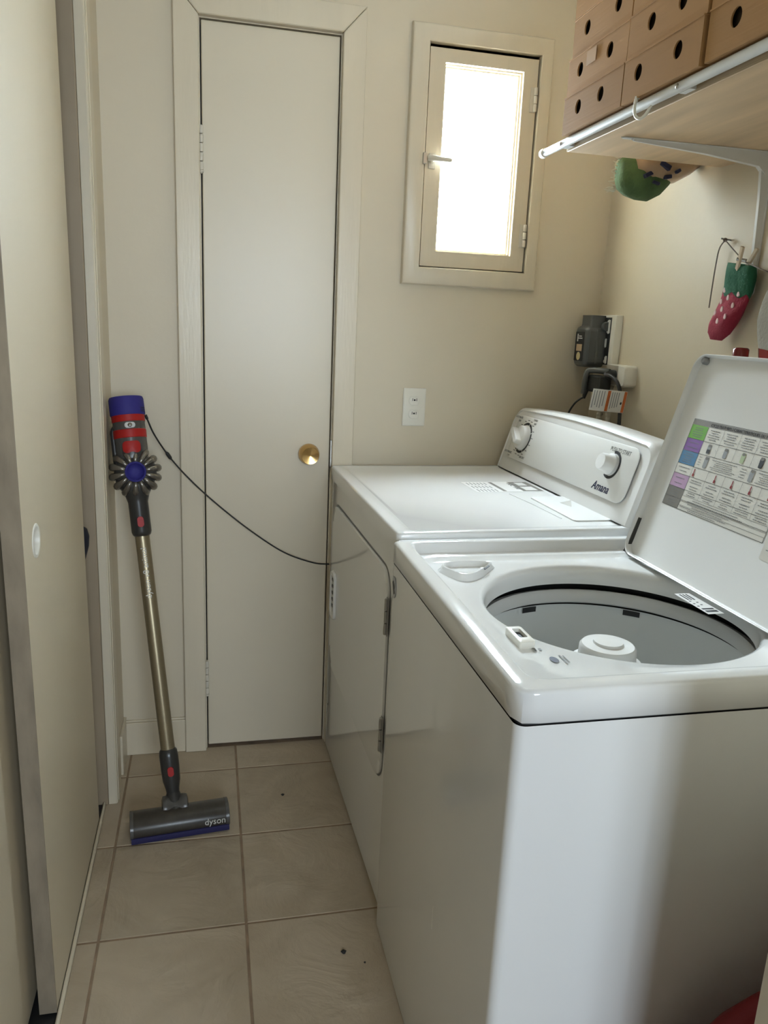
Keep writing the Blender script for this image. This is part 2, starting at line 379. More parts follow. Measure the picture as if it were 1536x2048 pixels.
# narrow cupboard door in the back wall ---------------------------------------
dr = thing('door_1', 'narrow tall cream door with a brass knob', None, (.369, 0, .012), kind='structure')
obj('door_panel', MB().box(.1895, .5485, -.003, .03, .012, 2.0555), DOORP, dr, bevel=.003)
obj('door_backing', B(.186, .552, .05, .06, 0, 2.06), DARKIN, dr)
k = MB().lathe([(.0, -.0), (.020, .0), (.0305, .004), (.031, .010), (.028, .022), (.022, .036)], (.487, -.003, .943), (0, -1, 0), 40, False, False)
kn = obj('door_knob', k, BRASS, dr, smooth=60, label='polished brass knob')
kf = MB().lathe([(.022, .036), (.0255, .038), (.0262, .041), (.0245, .044), (.021, .0435), (.004, .0395), (.0001, .0395)], (.487, -.003, .943), (0, -1, 0), 40, False, False)
obj('knob_face', kf, BRASS, kn, smooth=30)
for hz in (1.752, .245):
    h = obj('hinge', MB().box(.1845, .1925, -.006, -.003, hz-.055, hz+.055), CREAMPL, dr)
    for q in range(5):
        z0 = hz-.055+q*.0222
        obj('hinge_knuckle', MB().lathe([(.001, 0), (.0052, .001), (.0058, .003), (.0058, .0185), (.0052, .0208), (.001, .0215)], (.1875, -.010, z0), (0, 0, 1), 14), CREAMPL, h, smooth=50)
    obj('hinge_pin', MB().lathe([(.006, 0), (.0062, -.004), (.001, -.008)], (.1875, -.010, hz-.055), (0, 0, 1), 12), CREAMPL, h)
obj('latch_strike', MB().box(.5495, .5545, -.012, -.004, .905, .985), STEEL, dr, bevel=.001)
def casing(name, pts, label):
    c = thing(name, label, None, (pts[0][0], 0, 0), kind='structure'); return c
cs = casing('trim_5', [(.12, 0)], 'wide flat cream casing around the narrow door')
y0, y1 = -.021, -.0
obj('casing_board', MB().prism([(.1205, y1, 0), (.1835, y1, 0), (.1835, y1, 2.0615), (.1205, y1, 2.1285)], (0, y0-y1, 0)), TRIM, cs, bevel=.003)
obj('casing_board', MB().prism([(.5545, y1, 0), (.6165, y1, 0), (.6165, y1, 2.1285), (.5545, y1, 2.0615)], (0, y0-y1, 0)), TRIM, cs, bevel=.003)
obj('casing_board', MB().prism([(.1840, y1, 2.0625), (.5540, y1, 2.0625), (.6160, y1, 2.1290), (.1210, y1, 2.1290)], (0, y0-y1, 0)), TRIM, cs, bevel=.003)

# small casement window --------------------------------------------------------
wn = thing('window_1', 'small bright casement window in a cream frame', None, (.951, 0, 1.44), kind='structure')
o0 = (.741, 1.149, 1.440, 2.113)
def wl_(e, y): return [(o0[0]+e, y, o0[2]+e), (o0[1]-e, y, o0[2]+e), (o0[1]-e, y, o0[3]-e), (o0[0]+e, y, o0[3]-e)]
def wi_(e, y): return [(WIN[0]-e, y, WIN[2]-e), (WIN[1]+e, y, WIN[2]-e), (WIN[1]+e, y, WIN[3]+e), (WIN[0]-e, y, WIN[3]+e)]
obj('window_casing', MB().loft([wl_(0, 0), wl_(0, -.013), wl_(.0025, -.0175), wl_(.007, -.020), wi_(.0015, -.020), wi_(0, -.0185), wi_(0, .02)]), TRIM, wn, smooth=30)
sx0, sx1, sz0, sz1 = .7945, 1.1085, 1.4925, 2.0585
gx0, gx1, gz0, gz1 = .839, 1.0670, 1.534, 2.024
def rl(a, b_, c, d, y): return [(a, y, c), (b_, y, c), (b_, y, d), (a, y, d)]
sash = MB().loft([rl(sx0, sx1, sz0, sz1, .035), rl(sx0, sx1, sz0, sz1, -.009), rl(gx0, gx1, gz0, gz1, -.009), rl(gx0, gx1, gz0, gz1, .004),
                  rl(gx0+.004, gx1-.004, gz0+.004, gz1-.004, .004), rl(gx0+.004, gx1-.004, gz0+.004, gz1-.004, .014),
                  rl(gx0+.008, gx1-.008, gz0+.008, gz1-.008, .014), rl(gx0+.008, gx1-.008, gz0+.008, gz1-.008, .035), rl(sx0, sx1, sz0, sz1, .035)])
obj('window_sash', sash, TRIM, wn, smooth=20)
obj('pane', B(gx0+.006, gx1-.006, .024, .027, gz0+.006, gz1-.006), GLASS, wn)
obj('window_stop', MB().box(WIN[0], WIN[0]+.02, .037, .07, WIN[2], WIN[3]).box(WIN[1]-.02, WIN[1], .037, .07, WIN[2], WIN[3]).box(WIN[0], WIN[1], .037, .07, WIN[2], WIN[2]+.02).box(WIN[0], WIN[1], .037, .07, WIN[3]-.02, WIN[3]), TRIM, wn)
lt = obj('latch', MB().box(.804, .824, -.013, -.009, 1.752, 1.792), CREAMPL, wn, bevel=.0015, label='cream painted lever latch')
obj('latch_lever', MB().tube([(.800, -.024, 1.776), (.812, -.029, 1.776), (.835, -.036, 1.7735), (.858, -.040, 1.772), (.863, -.0405, 1.7718)], [.0070, .0085, .0070, .0072, .005], 12), CREAMPL, lt, smooth=60)
obj('latch_post', MB().lathe([(.009, 0), (.008, .006), (.0055, .012), (.0055, .02)], (.812, -.012, 1.773), (0, -1, 0), 16), CREAMPL, lt, smooth=60)
obj('latch_keeper', B(.784, .797, -.026, -.0205, 1.760, 1.790), STEEL, lt, bevel=.002)
for hz in (1.955, 1.592):
    h = obj('hinge', B(1.0905, 1.1075, -.0115, -.009, hz-.032, hz+.032), CREAMPL, wn)
    for q in range(3):
        obj('hinge_knuckle', MB().lathe([(.001, 0), (.0045, .001), (.005, .003), (.005, .018), (.0045, .020), (.001, .021)], (1.1045, -.0145, hz-.032+q*.0215), (0, 0, 1), 12), CREAMPL, h, smooth=50)

# ------------------------------------------------------------------ wall outlet
ou = thing('wall_outlet', 'ivory duplex wall outlet above the dryer', 'outlet', (.801, 0, 1.086))
pl = MB().loft([[(x, 0, z) for x, z in rrect(.767, .836, 1.030, 1.143, .002, 2)], [(x, -.004, z) for x, z in rrect(.767, .836, 1.030, 1.143, .002, 2)],
                [(x, -.0062, z) for x, z in rrect(.770, .833, 1.033, 1.140, .002, 2)]], True, True, True)
obj('cover_plate', pl, WPLAST, ou, smooth=30)
for cz in (1.106, 1.066):
    oc = [(.801+.0165*math.cos(t), max(-.0125, min(.0125, .0165*math.sin(t)))) for t in [2*PI*k/32 for k in range(32)]]
    rc = obj('receptacle', MB().loft([[(x, -.006, cz+z) for x, z in oc], [(x, -.0082, cz+z) for x, z in oc], [(.801+(x-.801)*.93, -.0088, cz+z*.93) for x, z in oc]], True, True, True), WPLAST, ou, smooth=30)
    obj('slot', MB().box(.7942, .7957, -.0094, -.0085, cz-.001, cz+.007).box(.8066, .8081, -.0094, -.0085, cz-.001, cz+.007), INK, rc)
    obj('slot', MB().lathe([(.0001, 0), (.0028, 0), (.0028, .0008), (.0001, .0008)], (.801, -.0086, cz+.002), (0, -1, 0), 14, True, True), INK, rc)

# ------------------------------------------------------------------ dryer
DRO = (.553, -.031, 0); DTH = math.radians(1.5); DW = .762
dy = thing('clothes_dryer', 'white front-loading clothes dryer beside the narrow door', 'dryer', DRO, DTH)
body = MB()
def rr3(x0, x1, y0, y1, r, z, n=5): return [(u, v, z) for u, v in rrect(x0, x1, y0, y1, r, n)]
body.loft([rr3(.002, .66, -DW, 0, .010, .010), rr3(.002, .66, -DW, 0, .010, .872)], True, True, True)
obj('cabinet', body, ENAMEL, dy, local=True, smooth=40)
top = MB().loft([rr3(-.002, .66, -DW-.001, .0, .012, .8745), rr3(-.002, .66, -DW-.001, .0, .012, .908), rr3(-.0008, .659, -DW+.0002, -.0012, .012, .9122), rr3(.0025, .656, -DW+.0035, -.0045, .012, .914),
                 rr3(.028, .645, -DW+.020, -.024, .02, .914), rr3(.034, .640, -DW+.026, -.030, .02, .911)], True, True, True)
obj('top_panel', top, ENAMEL, dy, local=True, smooth=50)
obj('toe_base', B(.02, .64, -DW+.02, -.02, 0, .012), BLACK, dy, local=True)
dd = rrect(-.716, -.062, .315, .815, .055, 8)
dl = lambda x, s: [(x, -.389+(u+.389)*s, .565+(v-.565)*s) for u, v in dd]
dd_o = obj('dryer_door', MB().loft([dl(.003, 1.0), dl(-.0025, 1.0), dl(-.0040, .996), dl(-.0042, .95)], True, False, True), ENAMEL, dy, local=True, smooth=45)
gap = rrect(-.721, -.057, .310, .820, .06, 8)
obj('door_seam', MB().loft([[(.0012, u, v) for u, v in gap], [(.0025, u, v) for u, v in gap]], True, True, True), GREYINK, dy, local=True)
# grip: white frame with a dark scooped pocket
gy0, gy1, gz_0, gz_1 = -.150, -.082, .480, .622
g = MB().loft([[(-.0045, u, v) for u, v in rrect(gy0, gy1, gz_0, gz_1, .02)], [(-.0115, u, v) for u, v in rrect(gy0+.002, gy1-.002, gz_0+.002, gz_1-.002, .02)],
               [(-.0115, u, v) for u, v in rrect(gy0+.010, gy1-.010, gz_0+.012, gz_1-.012, .014)], [(-.0050, u, v) for u, v in rrect(gy0+.012, gy1-.012, gz_0+.014, gz_1-.014, .014)]], True, False, False)
gh = obj('door_grip', g, PLAST, dd_o, local=True, smooth=40, label='white plastic door grip')
obj('grip_pocket', MB().prism([(-.0047, u, v) for u, v in rrect(gy0+.008, gy1-.008, gz_0+.010, gz_1-.010, .014)], (.0004, 0, 0)), GREYPL, gh, local=True)
for q in range(5):
    zz = gz_0+.03+q*.02
    obj('grip_rib', B(-.0080, -.0048, gy1-.030, gy1-.014, zz, zz+.007), GREYINK, gh, local=True)
for hz in (.718, .440):
    hh = obj('door_hinge', B(-.0056, -.0036, -.728, -.713, hz-.042, hz+.042), STEEL, dd_o, local=True)
    for q in range(3): obj('hinge_knuckle', MB().lathe([(.001, 0), (.0042, .001), (.0042, .026), (.001, .027)], (-.0068, -.7205, hz-.041+q*.0275), (0, 0, 1), 10), STEEL, hh, local=True)
obj('screw_dot', MB().lathe([(.003, 0), (.003, .0008), (.0001, .001)], (.002, -.035, .16), (-1, 0, 0), 10), INK, dy, local=True)
# lint door
ld = MB().loft([rr3(.430, .545, -.690, -.445, .012, .9110), rr3(.430, .545, -.690, -.445, .012, .9138), rr3(.433, .542, -.687, -.448, .011, .9150)], True, False, True)
# trapezium: front edge shorter on the near side like the moulded lid
lo_ = obj('lint_door', ld, PLAST, dy, local=True, smooth=40)
obj('lint_arrow', MB().prism([(.478, -.520, .9151), (.520, -.495, .9151), (.486, -.565, .9151)], (0, 0, .0003)), mat('embossed_shadow_grey', (.52, .50, .46), .5), lo_, local=True)
obj('lint_ridge', MB().tube(bez([(.395, -.40, .9112), (.405, -.50, .9112), (.41, -.60, .9112), (.412, -.66, .9112)], 6), .0015, 6), ENAMEL, dy, local=True)
# printed sticker on the top
stf = ((.0, 0, 0), )
st = obj('care_sticker', MB().box(.315, .512, -.375, -.245, .9112, .9115), PAPER, dy, local=True, label='white printed sticker with dark bars')
obj('print', MB().box(.448, .506, -.370, -.250, .9116, .9118), C_GREY, st, local=True)
obj('print', MB().box(.460, .494, -.360, -.315, .9119, .9120).box(.464, .490, -.300, -.262, .9119, .9120), PAPER, st, local=True)
obj('print', MB().box(.392, .402, -.368, -.252, .9116, .9118), C_GREY, st, local=True)
pr = MB()
for q in range(6):
    for s in range(3):
        pr.box(.325+q*.010, .328+q*.010, -.285-s*.042, -.255-s*.042-random.uniform(0, .006), .9116, .9117)
obj('print', pr, GREYINK, st, local=True)
text('print', '80C 100', .022, (.440, -.268, .9117), (0, -1, 0), (1, 0, 0), GREYINK, st, local=True)
# console: slanted control face with rounded top corners
def console(parent, xb, y0, y1, zb, zt, slant, depth, arch, local, name='console'):
    def outline(inset, zlift=0.0):
        pts = []; r0 = .045-inset*.5
        ya, yb = y0+inset, y1-inset; zt_ = zt-inset
        n = 8
        pts.append((ya, zb)); pts.append((yb, zb))
        for k in range(n+1):
            t = PI/2*k/n; pts.append((yb-r0+r0*math.cos(t), zt_-r0+r0*math.sin(t)))
        m = 10
        for k in range(1, m):
            f = k/m; pts.append((yb-r0+(ya+r0-yb+r0)*f, zt_+arch*math.sin(PI*f)))
        for k in range(n+1):
            t = PI/2+PI/2*k/n; pts.append((ya+r0+r0*math.cos(t), zt_-r0+r0*math.sin(t)))
        return pts
    def loop(dx, inset):
        return [(xb+dx+slant*(z-zb), y, z) for y, z in outline(inset)]
    mb = MB().loft([loop(.004, .010), loop(0.0, .010) if False else loop(.0005, .0075), loop(.006, .001), loop(.012, 0.0), loop(depth*.5, .002), [(xb+depth+slant*.2*(z-zb), y, zb+(z-zb)*.94) for y, z in outline(.006)]], True, True, True)
    return obj(name, mb, PLAST, parent, local=local, smooth=45)
CSL = .30
co = console(dy, .516, -DW+.002, -.006, .914, 1.098, CSL, .125, .010, True)
# control panel film on the face
cu = Vector((CSL, 0, 1)).normalized(); cn = Vector((-1, 0, CSL)).normalized(); co0 = Vector((.516, 0, .914))
def cp(y, h, w=.0): return co0 + Vector((0, y, 0)) + cu*h + cn*w
pn = rrect(-.715, -.050, .040, .172, .03, 6)
obj('control_panel', MB().loft([[cp(u, v, .000) for u, v in pn], [cp(u, v, .0014) for u, v in pn], [cp(-.3825+(u+.3825)*.995, .106+(v-.106)*.98, .0022) for u, v in pn]], True, False, True), PANELP, co, local=True, smooth=40)
def ring_arc(c_y, c_h, r0, r1, a0, a1, w, n=24):
    mb = MB()
    P = []
    for k in range(n+1):
        t = a0+(a1-a0)*k/n; P.append((cp(c_y-r0*math.sin(t), c_h+r0*math.cos(t), w), cp(c_y-r1*math.sin(t), c_h+r1*math.cos(t), w)))
    for k in range(n): mb.add([P[k][0], P[k+1][0], P[k+1][1], P[k][1]], [(0,1,2,3)])
    return mb
# timer dial
dk = obj('timer_dial', MB().lathe([(.036, .0), (.036, .006), (.033, .016), (.030, .018), (.001, .018)], cp(-.128, .108, .0024), cn, 40), PLAST, co, local=True, smooth=40, label='white timer knob')
fin = MB()
ca = math.radians(35)
for s in (0,):
    L1 = [cp(-.128+u*math.cos(ca)-v*math.sin(ca), .108+u*math.sin(ca)+v*math.cos(ca), .018) for u, v in rrect(-.034, .034, -.009, .009, .0085)]
    L2 = [p+cn*.020+(cp(-.128, .108, .018)-p)*.10 for p in L1]
    fin.loft([L1, L2], True, False, True)
obj('dial_grip', fin, PLAST, dk, local=True, smooth=40, bevel=.002)
for a0, a1 in ((-40, 12), (16, 62), (66, 150), (154, 205), (210, 235)):
    obj('dial_band', ring_arc(-.128, .108, .039, .046, math.radians(a0), math.radians(a1), .0026, 12), INK, co, local=True)
tk = MB()
for q in range(16):
    t = math.radians(-70+q*22); tk.add([cp(-.128-r*math.sin(t)-.006*s_, .108+r*math.cos(t)+h_, .0026) for r, s_, h_ in ((.053, -1, -.0012), (.053, 1, -.0012), (.053, 1, .0012), (.053, -1, .0012))], [(0,1,2,3)])
obj('dial_scale', tk, GREYINK, co, local=True)
for txt, y, h, sz in (('AUTOMATIC', -.055, .160, .009), ('DRY', -.065, .150, .008), ('TIMED', -.165, .163, .009), ('DRY', -.170, .153, .008), ('AUTOMATIC', -.060, .052, .009), ('DRY', -.070, .042, .008), ('AIR DRY', -.160, .050, .009)):
    text('print', txt, sz, cp(y, h, .0025), (0, -1, 0), cu, GREYINK, co, align='CENTER', local=True)
text('print', 'PUSH TO START', .015, cp(-.592, .150, .0025), (0, -1, 0), cu, GREYINK, co, local=True, sx=.8)
text('logo', 'Amana', .028, cp(-.572, .052, .0025), (0, -1, 0), cu, NAVYINK, co, shear=.25, local=True, off=.0006, sx=.95, label='dark slanted lettering')
sk = obj('start_knob', MB().lathe([(.026, .0), (.026, .008), (.022, .012), (.020, .030), (.0185, .033), (.001, .033)], cp(-.622, .119, .0024), cn, 36), PLAST, co, local=True, smooth=40, label='white push-to-start knob')
obj('start_ring', ring_arc(-.622, .119, .027, .034, math.radians(-15), math.radians(215), .0027, 30), INK, co, local=True)

# ------------------------------------------------------------------ washer
WX0, WX1, WY0, WY1 = .559, 1.225, -1.472, -.803
ws = thing('washing_machine', 'white top-loading washer with its lid open', 'washer', (WX0, (WY0+WY1)/2, 0))
obj('cabinet', MB().loft([rr3(WX0+.002, WX1, WY0+.002, WY1, .014, .004, 6), rr3(WX0+.002, WX1, WY0+.002, WY1, .014, .857, 6)], True, True, False), ENAMEL, ws, smooth=40)
TC = Vector((.8766, -1.134)); TR = .2285; NL = 160
def rad_rrect(x0, x1, y0, y1, r):
    """rounded rectangle sampled by angle about the tub centre"""
    pts = []
    base = rrect(x0, x1, y0, y1, r, 24); m = len(base)
    out = []
    for k in range(NL):
        t = 2*PI*k/NL; d = Vector((math.cos(t), math.sin(t))); best = None
        for i in range(m):
            p = Vector(base[i]); e = Vector(base[(i+1) % m])-p; den = d.x*e.y-d.y*e.x
            if abs(den) < 1e-12: continue
            w = p-TC; tt = (w.x*e.y-w.y*e.x)/den; s = (w.x*d.y-w.y*d.x)/den
            if tt > 0 and -1e-6 <= s <= 1+1e-6: best = tt if best is None else min(best, tt)
        out.append((TC.x+d.x*best, TC.y+d.y*best))
    return out
def L3(p, z): return [(x, y, z) for x, y in p]
def CIR(r, z): return [(TC.x+r*math.cos(2*PI*k/NL), TC.y+r*math.sin(2*PI*k/NL), z) for k in range(NL)]
OUT = lambda e: rad_rrect(WX0+e, WX1-e, WY0+e, WY1-e, .016)
led = lambda e: rad_rrect(WX0+.034+e, 1.135-e, WY0+.036+e, WY1-.030-e, .020)
rec = lambda e: rad_rrect(WX0+.040+e, 1.100-e*.3, WY0+.046+e, WY1-.052-e*1.3, .030)
deck = MB().loft([CIR(TR-.007, .838), CIR(TR-.005, .862), CIR(TR, .8715), CIR(TR+.006, .8745), L3(rec(.016), .8755), L3(rec(.010), .8762), L3(rec(.003), .8815), L3(rec(.0), .883),
                  L3(led(.003), .8835), L3(led(.001), .8850), L3(led(-.003), .9010), L3(led(-.006), .9040), L3(led(-.009), .9045), L3(OUT(.006), .9045), L3(OUT(.0018), .9027), L3(OUT(0), .8985), L3(OUT(0), .862), L3(OUT(.004), .8585)], True)
obj('top_deck', deck, ENAMEL, ws, smooth=55)
obj('deck_seam', MB().loft([rr3(WX0+.006, WX1, WY0+.006, WY1-.004, .012, .856), rr3(WX0+.006, WX1, WY0+.006, WY1-.004, .012, .8605)], True), BLACK, ws)
tub = obj('wash_tub', MB().loft([CIR(.236, .790), CIR(.236, .776), CIR(.236, .60), CIR(.234, .47), CIR(.215, .445), CIR(.10, .440), CIR(.02, .440)], True, False, True), GREYPL, ws, smooth=50, label='grey drum')
obj('balance_ring', MB().loft([CIR(.238, .822), CIR(.228, .824), CIR(.222, .818), CIR(.222, .800), CIR(.228, .796), CIR(.238, .796)], True), RINGP, tub, smooth=50)
obj('tub_shroud', MB().loft([CIR(.262, .850), CIR(.258, .70), CIR(.25, .43), CIR(.05, .425)], True, False, True), BLACK, ws)
for t0 in (100, 48):
    mbk = MB()
    for k in range(6):
        pass
    ang0 = math.radians(t0); P = []
    for k in range(7):
        t = ang0+math.radians(8)*k/6; P.append([(TC.x+r*math.cos(t), TC.y+r*math.sin(t), z) for r, z in ((.2335, .789), (.2335, .778))])
    for k in range(6): mbk.add([P[k][0], P[k+1][0], P[k+1][1], P[k][1]], [(0,1,2,3)])
    obj('tub_slot', mbk, BLACK, tub)
ag = MB().lathe([(.125, .442), (.12, .46), (.060, .50), (.048, .56), (.045, .755), (.058, .762), (.060, .774), (.049, .778), (.048, .800), (.044, .805), (.026, .807), (.025, .811), (.001, .813)], (TC.x-.008, TC.y, 0), (0, 0, 1), 48)
ago = obj('agitator', ag, PLAST, ws, smooth=40, label='white centre agitator')
for q in range(4):
    t = PI/2*q+.4; d = Vector((math.cos(t), math.sin(t), 0)); s = Vector((-d.y, d.x, 0))*.006; c = Vector((TC.x, TC.y, 0))
    obj('agitator_vane', MB().prism([c+d*.04-s+Vector((0,0,.70)), c+d*.05-s+Vector((0,0,.60)), c+d*.12-s+Vector((0,0,.46)), c+d*.04-s+Vector((0,0,.46))], s*2), PLAST, ago)
# bleach dispenser in the far front corner of the recess
bd = [(.637, -.950), (.630, -.928), (.640, -.910), (.665, -.905), (.705, -.905), (.724, -.909), (.726, -.918), (.708, -.940), (.690, -.962), (.668, -.978), (.650, -.975)]
bd = [tuple(p[:2]) for p in bez([(*p, 0) for p in bd+bd[:1]], 5)][:-1]
bc = (sum(p[0] for p in bd)/len(bd), sum(p[1] for p in bd)/len(bd))
sc = lambda f, z: [(bc[0]+(x-bc[0])*f, bc[1]+(y-bc[1])*f, z) for x, y in bd]
bl = obj('bleach_cup', MB().loft([sc(1.22, .8752), sc(1.12, .8800), sc(1.06, .8865), sc(1.02, .8875), sc(.97, .8868), sc(.92, .8820), sc(.84, .8775), sc(.6, .8765)], True, False, True), ENAMEL, ws, smooth=50, label='moulded bleach cup')
obj('cup_slot', MB().prism([(.700, -.956, .8868), (.716, -.936, .8868), (.718, -.938, .8868), (.702, -.958, .8868)], (0, 0, .0014)), INK, bl)
# lid lock
lk = obj('lid_lock', MB().loft([[(x, y, z) for x, y in rrect(.637, .662, -1.288, -1.228, .004)] for z in (.875, .885)] + [[(x, y, .8862) for x, y in rrect(.639, .660, -1.286, -1.230, .003)], [(x, y, .8862) for x, y in rrect(.643, .656, -1.272, -1.238, .003)], [(x, y, .880) for x, y in rrect(.643, .656, -1.272, -1.238, .003)]], True, False, False), WPLAST, ws, smooth=35, label='ivory lid lock socket')
obj('socket_hole', B(.643, .656, -1.272, -1.238, .8795, .8802), INK, lk)
dp = obj('deck_print', quads([(-.012, 0, -.008, .012), (-.004, .002, .0, .010)], (.668, -1.300, .8758), (1, 0, 0), (0, 1, 0), .0002), GREYINK, ws)
obj('deck_print', MB().add([(.668+.006*math.cos(t)+.004, -1.330+.010*math.sin(t), .8759) for t in [2*PI*k/16 for k in range(16)]], [tuple(range(16))]), NAVYINK, ws)
obj('deck_print', quads([(.016, -.014, .0185, .014), (.021, -.012, .023, .012)], (.668, -1.330, .8758), (1, 0, 0), (0, 1, 0), .0002), GREYINK, ws)
# rating sticker on the ledge in front of the lid hinge
rs = obj('rating_label', MB().box(1.012, 1.042, -1.192, -1.092, .8764, .8768), PAPER, ws, label='white rating sticker with small print')
rp = MB()
for q in range(3): rp.box(1.018+q*.006, 1.021+q*.006, -1.125, -1.097, .8769, .8771)
for q in range(5): rp.box(1.016+(q % 2)*.010, 1.020+(q % 2)*.010, -1.133-q*.006, -1.130-q*.006, .8769, .8771)
rp.box(1.016, 1.038, -1.172, -1.166, .8769, .8771); rp.box(1.016, 1.038, -1.184, -1.176, .8769, .8771)
obj('print', rp, INK, rs)
# round badge on the front
bdg = obj('front_badge', MB().prism([(WX0+.0015, -.829+.0165*math.cos(t), .812+.0225*math.sin(t)) for t in [2*PI*k/28 for k in range(28)]], (-.0006, 0, 0)), mat('silver_sticker', (.42, .42, .43), .35, .3), ws, label='round silver sticker')
obj('print', MB().prism([(WX0+.0008, -.829+u, .812+v) for u, v in ((-.010, -.010), (-.004, -.014), (.010, .008), (.004, .013))], (-.0003, 0, 0)), INK, bdg)
obj('print', MB().prism([(WX0+.0008, -.829+u, .812+v) for u, v in ((-.012, .004), (-.008, .012), (-.003, .006), (-.007, -.002))], (-.0003, 0, 0)), GREYINK, bdg)
obj('scratch', quads([(0, 0, .0014, .046)], (WX0+.0014, -1.2075, .335), (0, 1, 0), (0, 0, 1), 0), PAPER, ws)
# console behind the lid
console(ws, 1.082, WY0+.004, WY1-.002, .902, 1.085, .26, .12, .010, False)
# lid: shallow pressed pan leaning back on its hinges
LA = Vector((1.042, -.848, .884)); LV = Vector((math.sin(math.radians(15.83)), 0, math.cos(math.radians(15.83)))); LU = Vector((0, -1, 0)); LN = Vector((-LV.z, 0, LV.x))
LWID, LHT = .570, .4265
def lp(u, v, w): return LA+LU*u+LV*v+LN*w
ll = lambda e, w, r=.028: [lp(u, v, w) for u, v in rrect(e, LWID-e, e, LHT-e, r, 7)]
lid = obj('lid', MB().loft([ll(.004, -.020, .026), ll(.0, -.016), ll(.0, -.001), ll(.0012, .0), ll(.0026, -.001), ll(.004, -.014, .026), ll(.012, -.0162, .022)], True, True, True), ENAMEL, ws, smooth=50, label='open white lid')
for u in (.020, LWID-.020):
    obj('lid_bumper', MB().lathe([(.007, 0), (.0075, .008), (.005, .012), (.001, .0125)], lp(u, LHT-.012, -.016), LN, 16), mat('grey_bumper', (.30, .30, .30), .4) if 'grey_bumper' not in bpy.data.materials else bpy.data.materials['grey_bumper'], lid, smooth=50)
obj('lid_hinge', MB().prism([lp(-.001, .002, -.006), lp(-.001, .002, -.020), lp(-.001, .078, -.016), lp(-.001, .078, -.008)], LU*.007).tube([lp(-.004, .0, -.012), lp(.012, .0, -.012)], .006, 10), DARKPL, ws, label='dark worn hinge')
# printed chart on the inside of the lid
WCH = -.0160
def lq(rects, w): return quads(rects, lp(0, 0, WCH+w), LU, LV, 0)
def lidq(rects, w):
    mb = MB()
    for a, b0, c, d in rects: mb.add([lp(a, b0, WCH+w), lp(c, b0, WCH+w), lp(c, d, WCH+w), lp(a, d, WCH+w)], [(0,1,2,3)])
    return mb
CU0, CU1, CV0, CV1 = .050, .347, .124, .301
ch = obj('cycle_chart', MB().loft([[lp(u, v, WCH) for u, v in rrect(CU0, CU1, CV0, CV1, .004)], [lp(u, v, WCH+.0003) for u, v in rrect(CU0, CU1, CV0, CV1, .004)]], True, False, True), LIDSHEET, lid, label='printed cycle chart with coloured first column')
rows = [.301, .290, .262, .237, .210, .190, .163, .143, .124]
for nm, m_, a, b0 in (('chart_header', C_GREY, 0, 1),):
    obj(nm, lidq([(CU0+.001, rows[1], CU1-.001, CV1-.001)], .0005), m_, ch)
CC = .102
for m_, a in ((C_GREEN, 1), (C_PURP, 2), (C_BLUE, 3), (C_LILAC, 5), (C_GREY, 6), (C_GREY, 7)):
    obj('chart_cell', lidq([(CU0+.0006, rows[a+1]+.0005, CC, rows[a]-.0005)], .0005), m_, ch)
ln = []; lw = .0007
for z in rows[2:-1]: ln.append((CU0, z-lw/2, CU1, z+lw/2))
for z in (.152, .141, .133): ln.append((CC, z-lw/3, CU1, z+lw/3))
cw = (CU1-CC)/5
for q in range(1, 5):
    for a, b0 in ((3, 1), (8-1, 4)): ln.append((CC+q*cw-lw/3, rows[a] if a != 7 else .152, CC+q*cw+lw/3, rows[b0]))
ln += [(CU0, CV0, CU1, CV0+lw), (CU0, CV1-lw, CU1, CV1), (CU0, CV0, CU0+lw, CV1), (CU1-lw, CV0, CU1, CV1), (CC-lw/3, CV0, CC+lw/3, rows[1])]
obj('chart_line', lidq(ln, .0008), INK, ch)
tx = []
def para(u0, u1, v0, v1, n, lh=.0014):
    for q in range(n):
        v = v1-(q+.5)*(v1-v0)/n; w = (u1-u0)*random.uniform(.55, 1.0)/2; c = (u0+u1)/2; u = c-w
        while u < c+w:
            e = min(u+random.uniform(.0025, .006), c+w); tx.append((u, v-lh/2, e, v+lh/2)); u = e+.0009
for a in (1, 2, 3, 4, 5, 6, 7): para(CU0+.008, CC-.008, rows[a+1]+.003, rows[a]-.003, 5 if a in (1, 3) else 3 if a in (6, 7) else 2)
for q in range(5):
    u0, u1 = CC+q*cw+.006, CC+(q+1)*cw-.006
    para(u0, u1, rows[2]+.003, rows[1]-.003, 5)
    para(u0, u1, rows[5]-.012, rows[5]-.003, 2); para(u0, u1, rows[6]+.002, rows[5]-.015, 2); para(u0, u1, rows[6]-.010, rows[6]-.001, 2)
para(CC+.045, CC+.118, rows[4]+.003, rows[3]-.003, 6, .0011); para(CC+.172, CU1-.004, rows[4]+.003, rows[3]-.003, 6, .0011)
para(CC+.004, CC+.018, rows[4]+.004, rows[3]-.003, 4, .0011); para(CC+.126, CC+.148, rows[4]+.004, rows[3]-.003, 4, .0011)
para(CC+.02, CU1-.06, .142, .150, 2, .0012); para(CC+.01, CU1-.08, .134, .1405, 2, .0012); para(CC+.004, CU1-.10, .1255, .1325, 2, .0012)
obj('chart_print', lidq(tx, .0009), GREYINK, ch, kind='stuff')
def jar(u, v0, v1, w, m_):
    obj('chart_picture', MB().add([lp(u+x, v0+(v1-v0)*y, WCH+.0009) for x, y in [(-w*.9, .06), (-w*.6, 0), (w*.6, 0), (w*.9, .06), (w, .8), (w*.8, .95), (w*.8, 1), (-w*.8, 1), (-w*.8, .95), (-w, .8)]], [tuple(range(10))]), m_, ch)
    obj('chart_picture', MB().add([lp(u+w*.8*math.cos(t), v1-.003+.0028*math.sin(t), WCH+.0011) for t in [2*PI*k/12 for k in range(12)]], [tuple(range(12))]), C_GREY, ch)
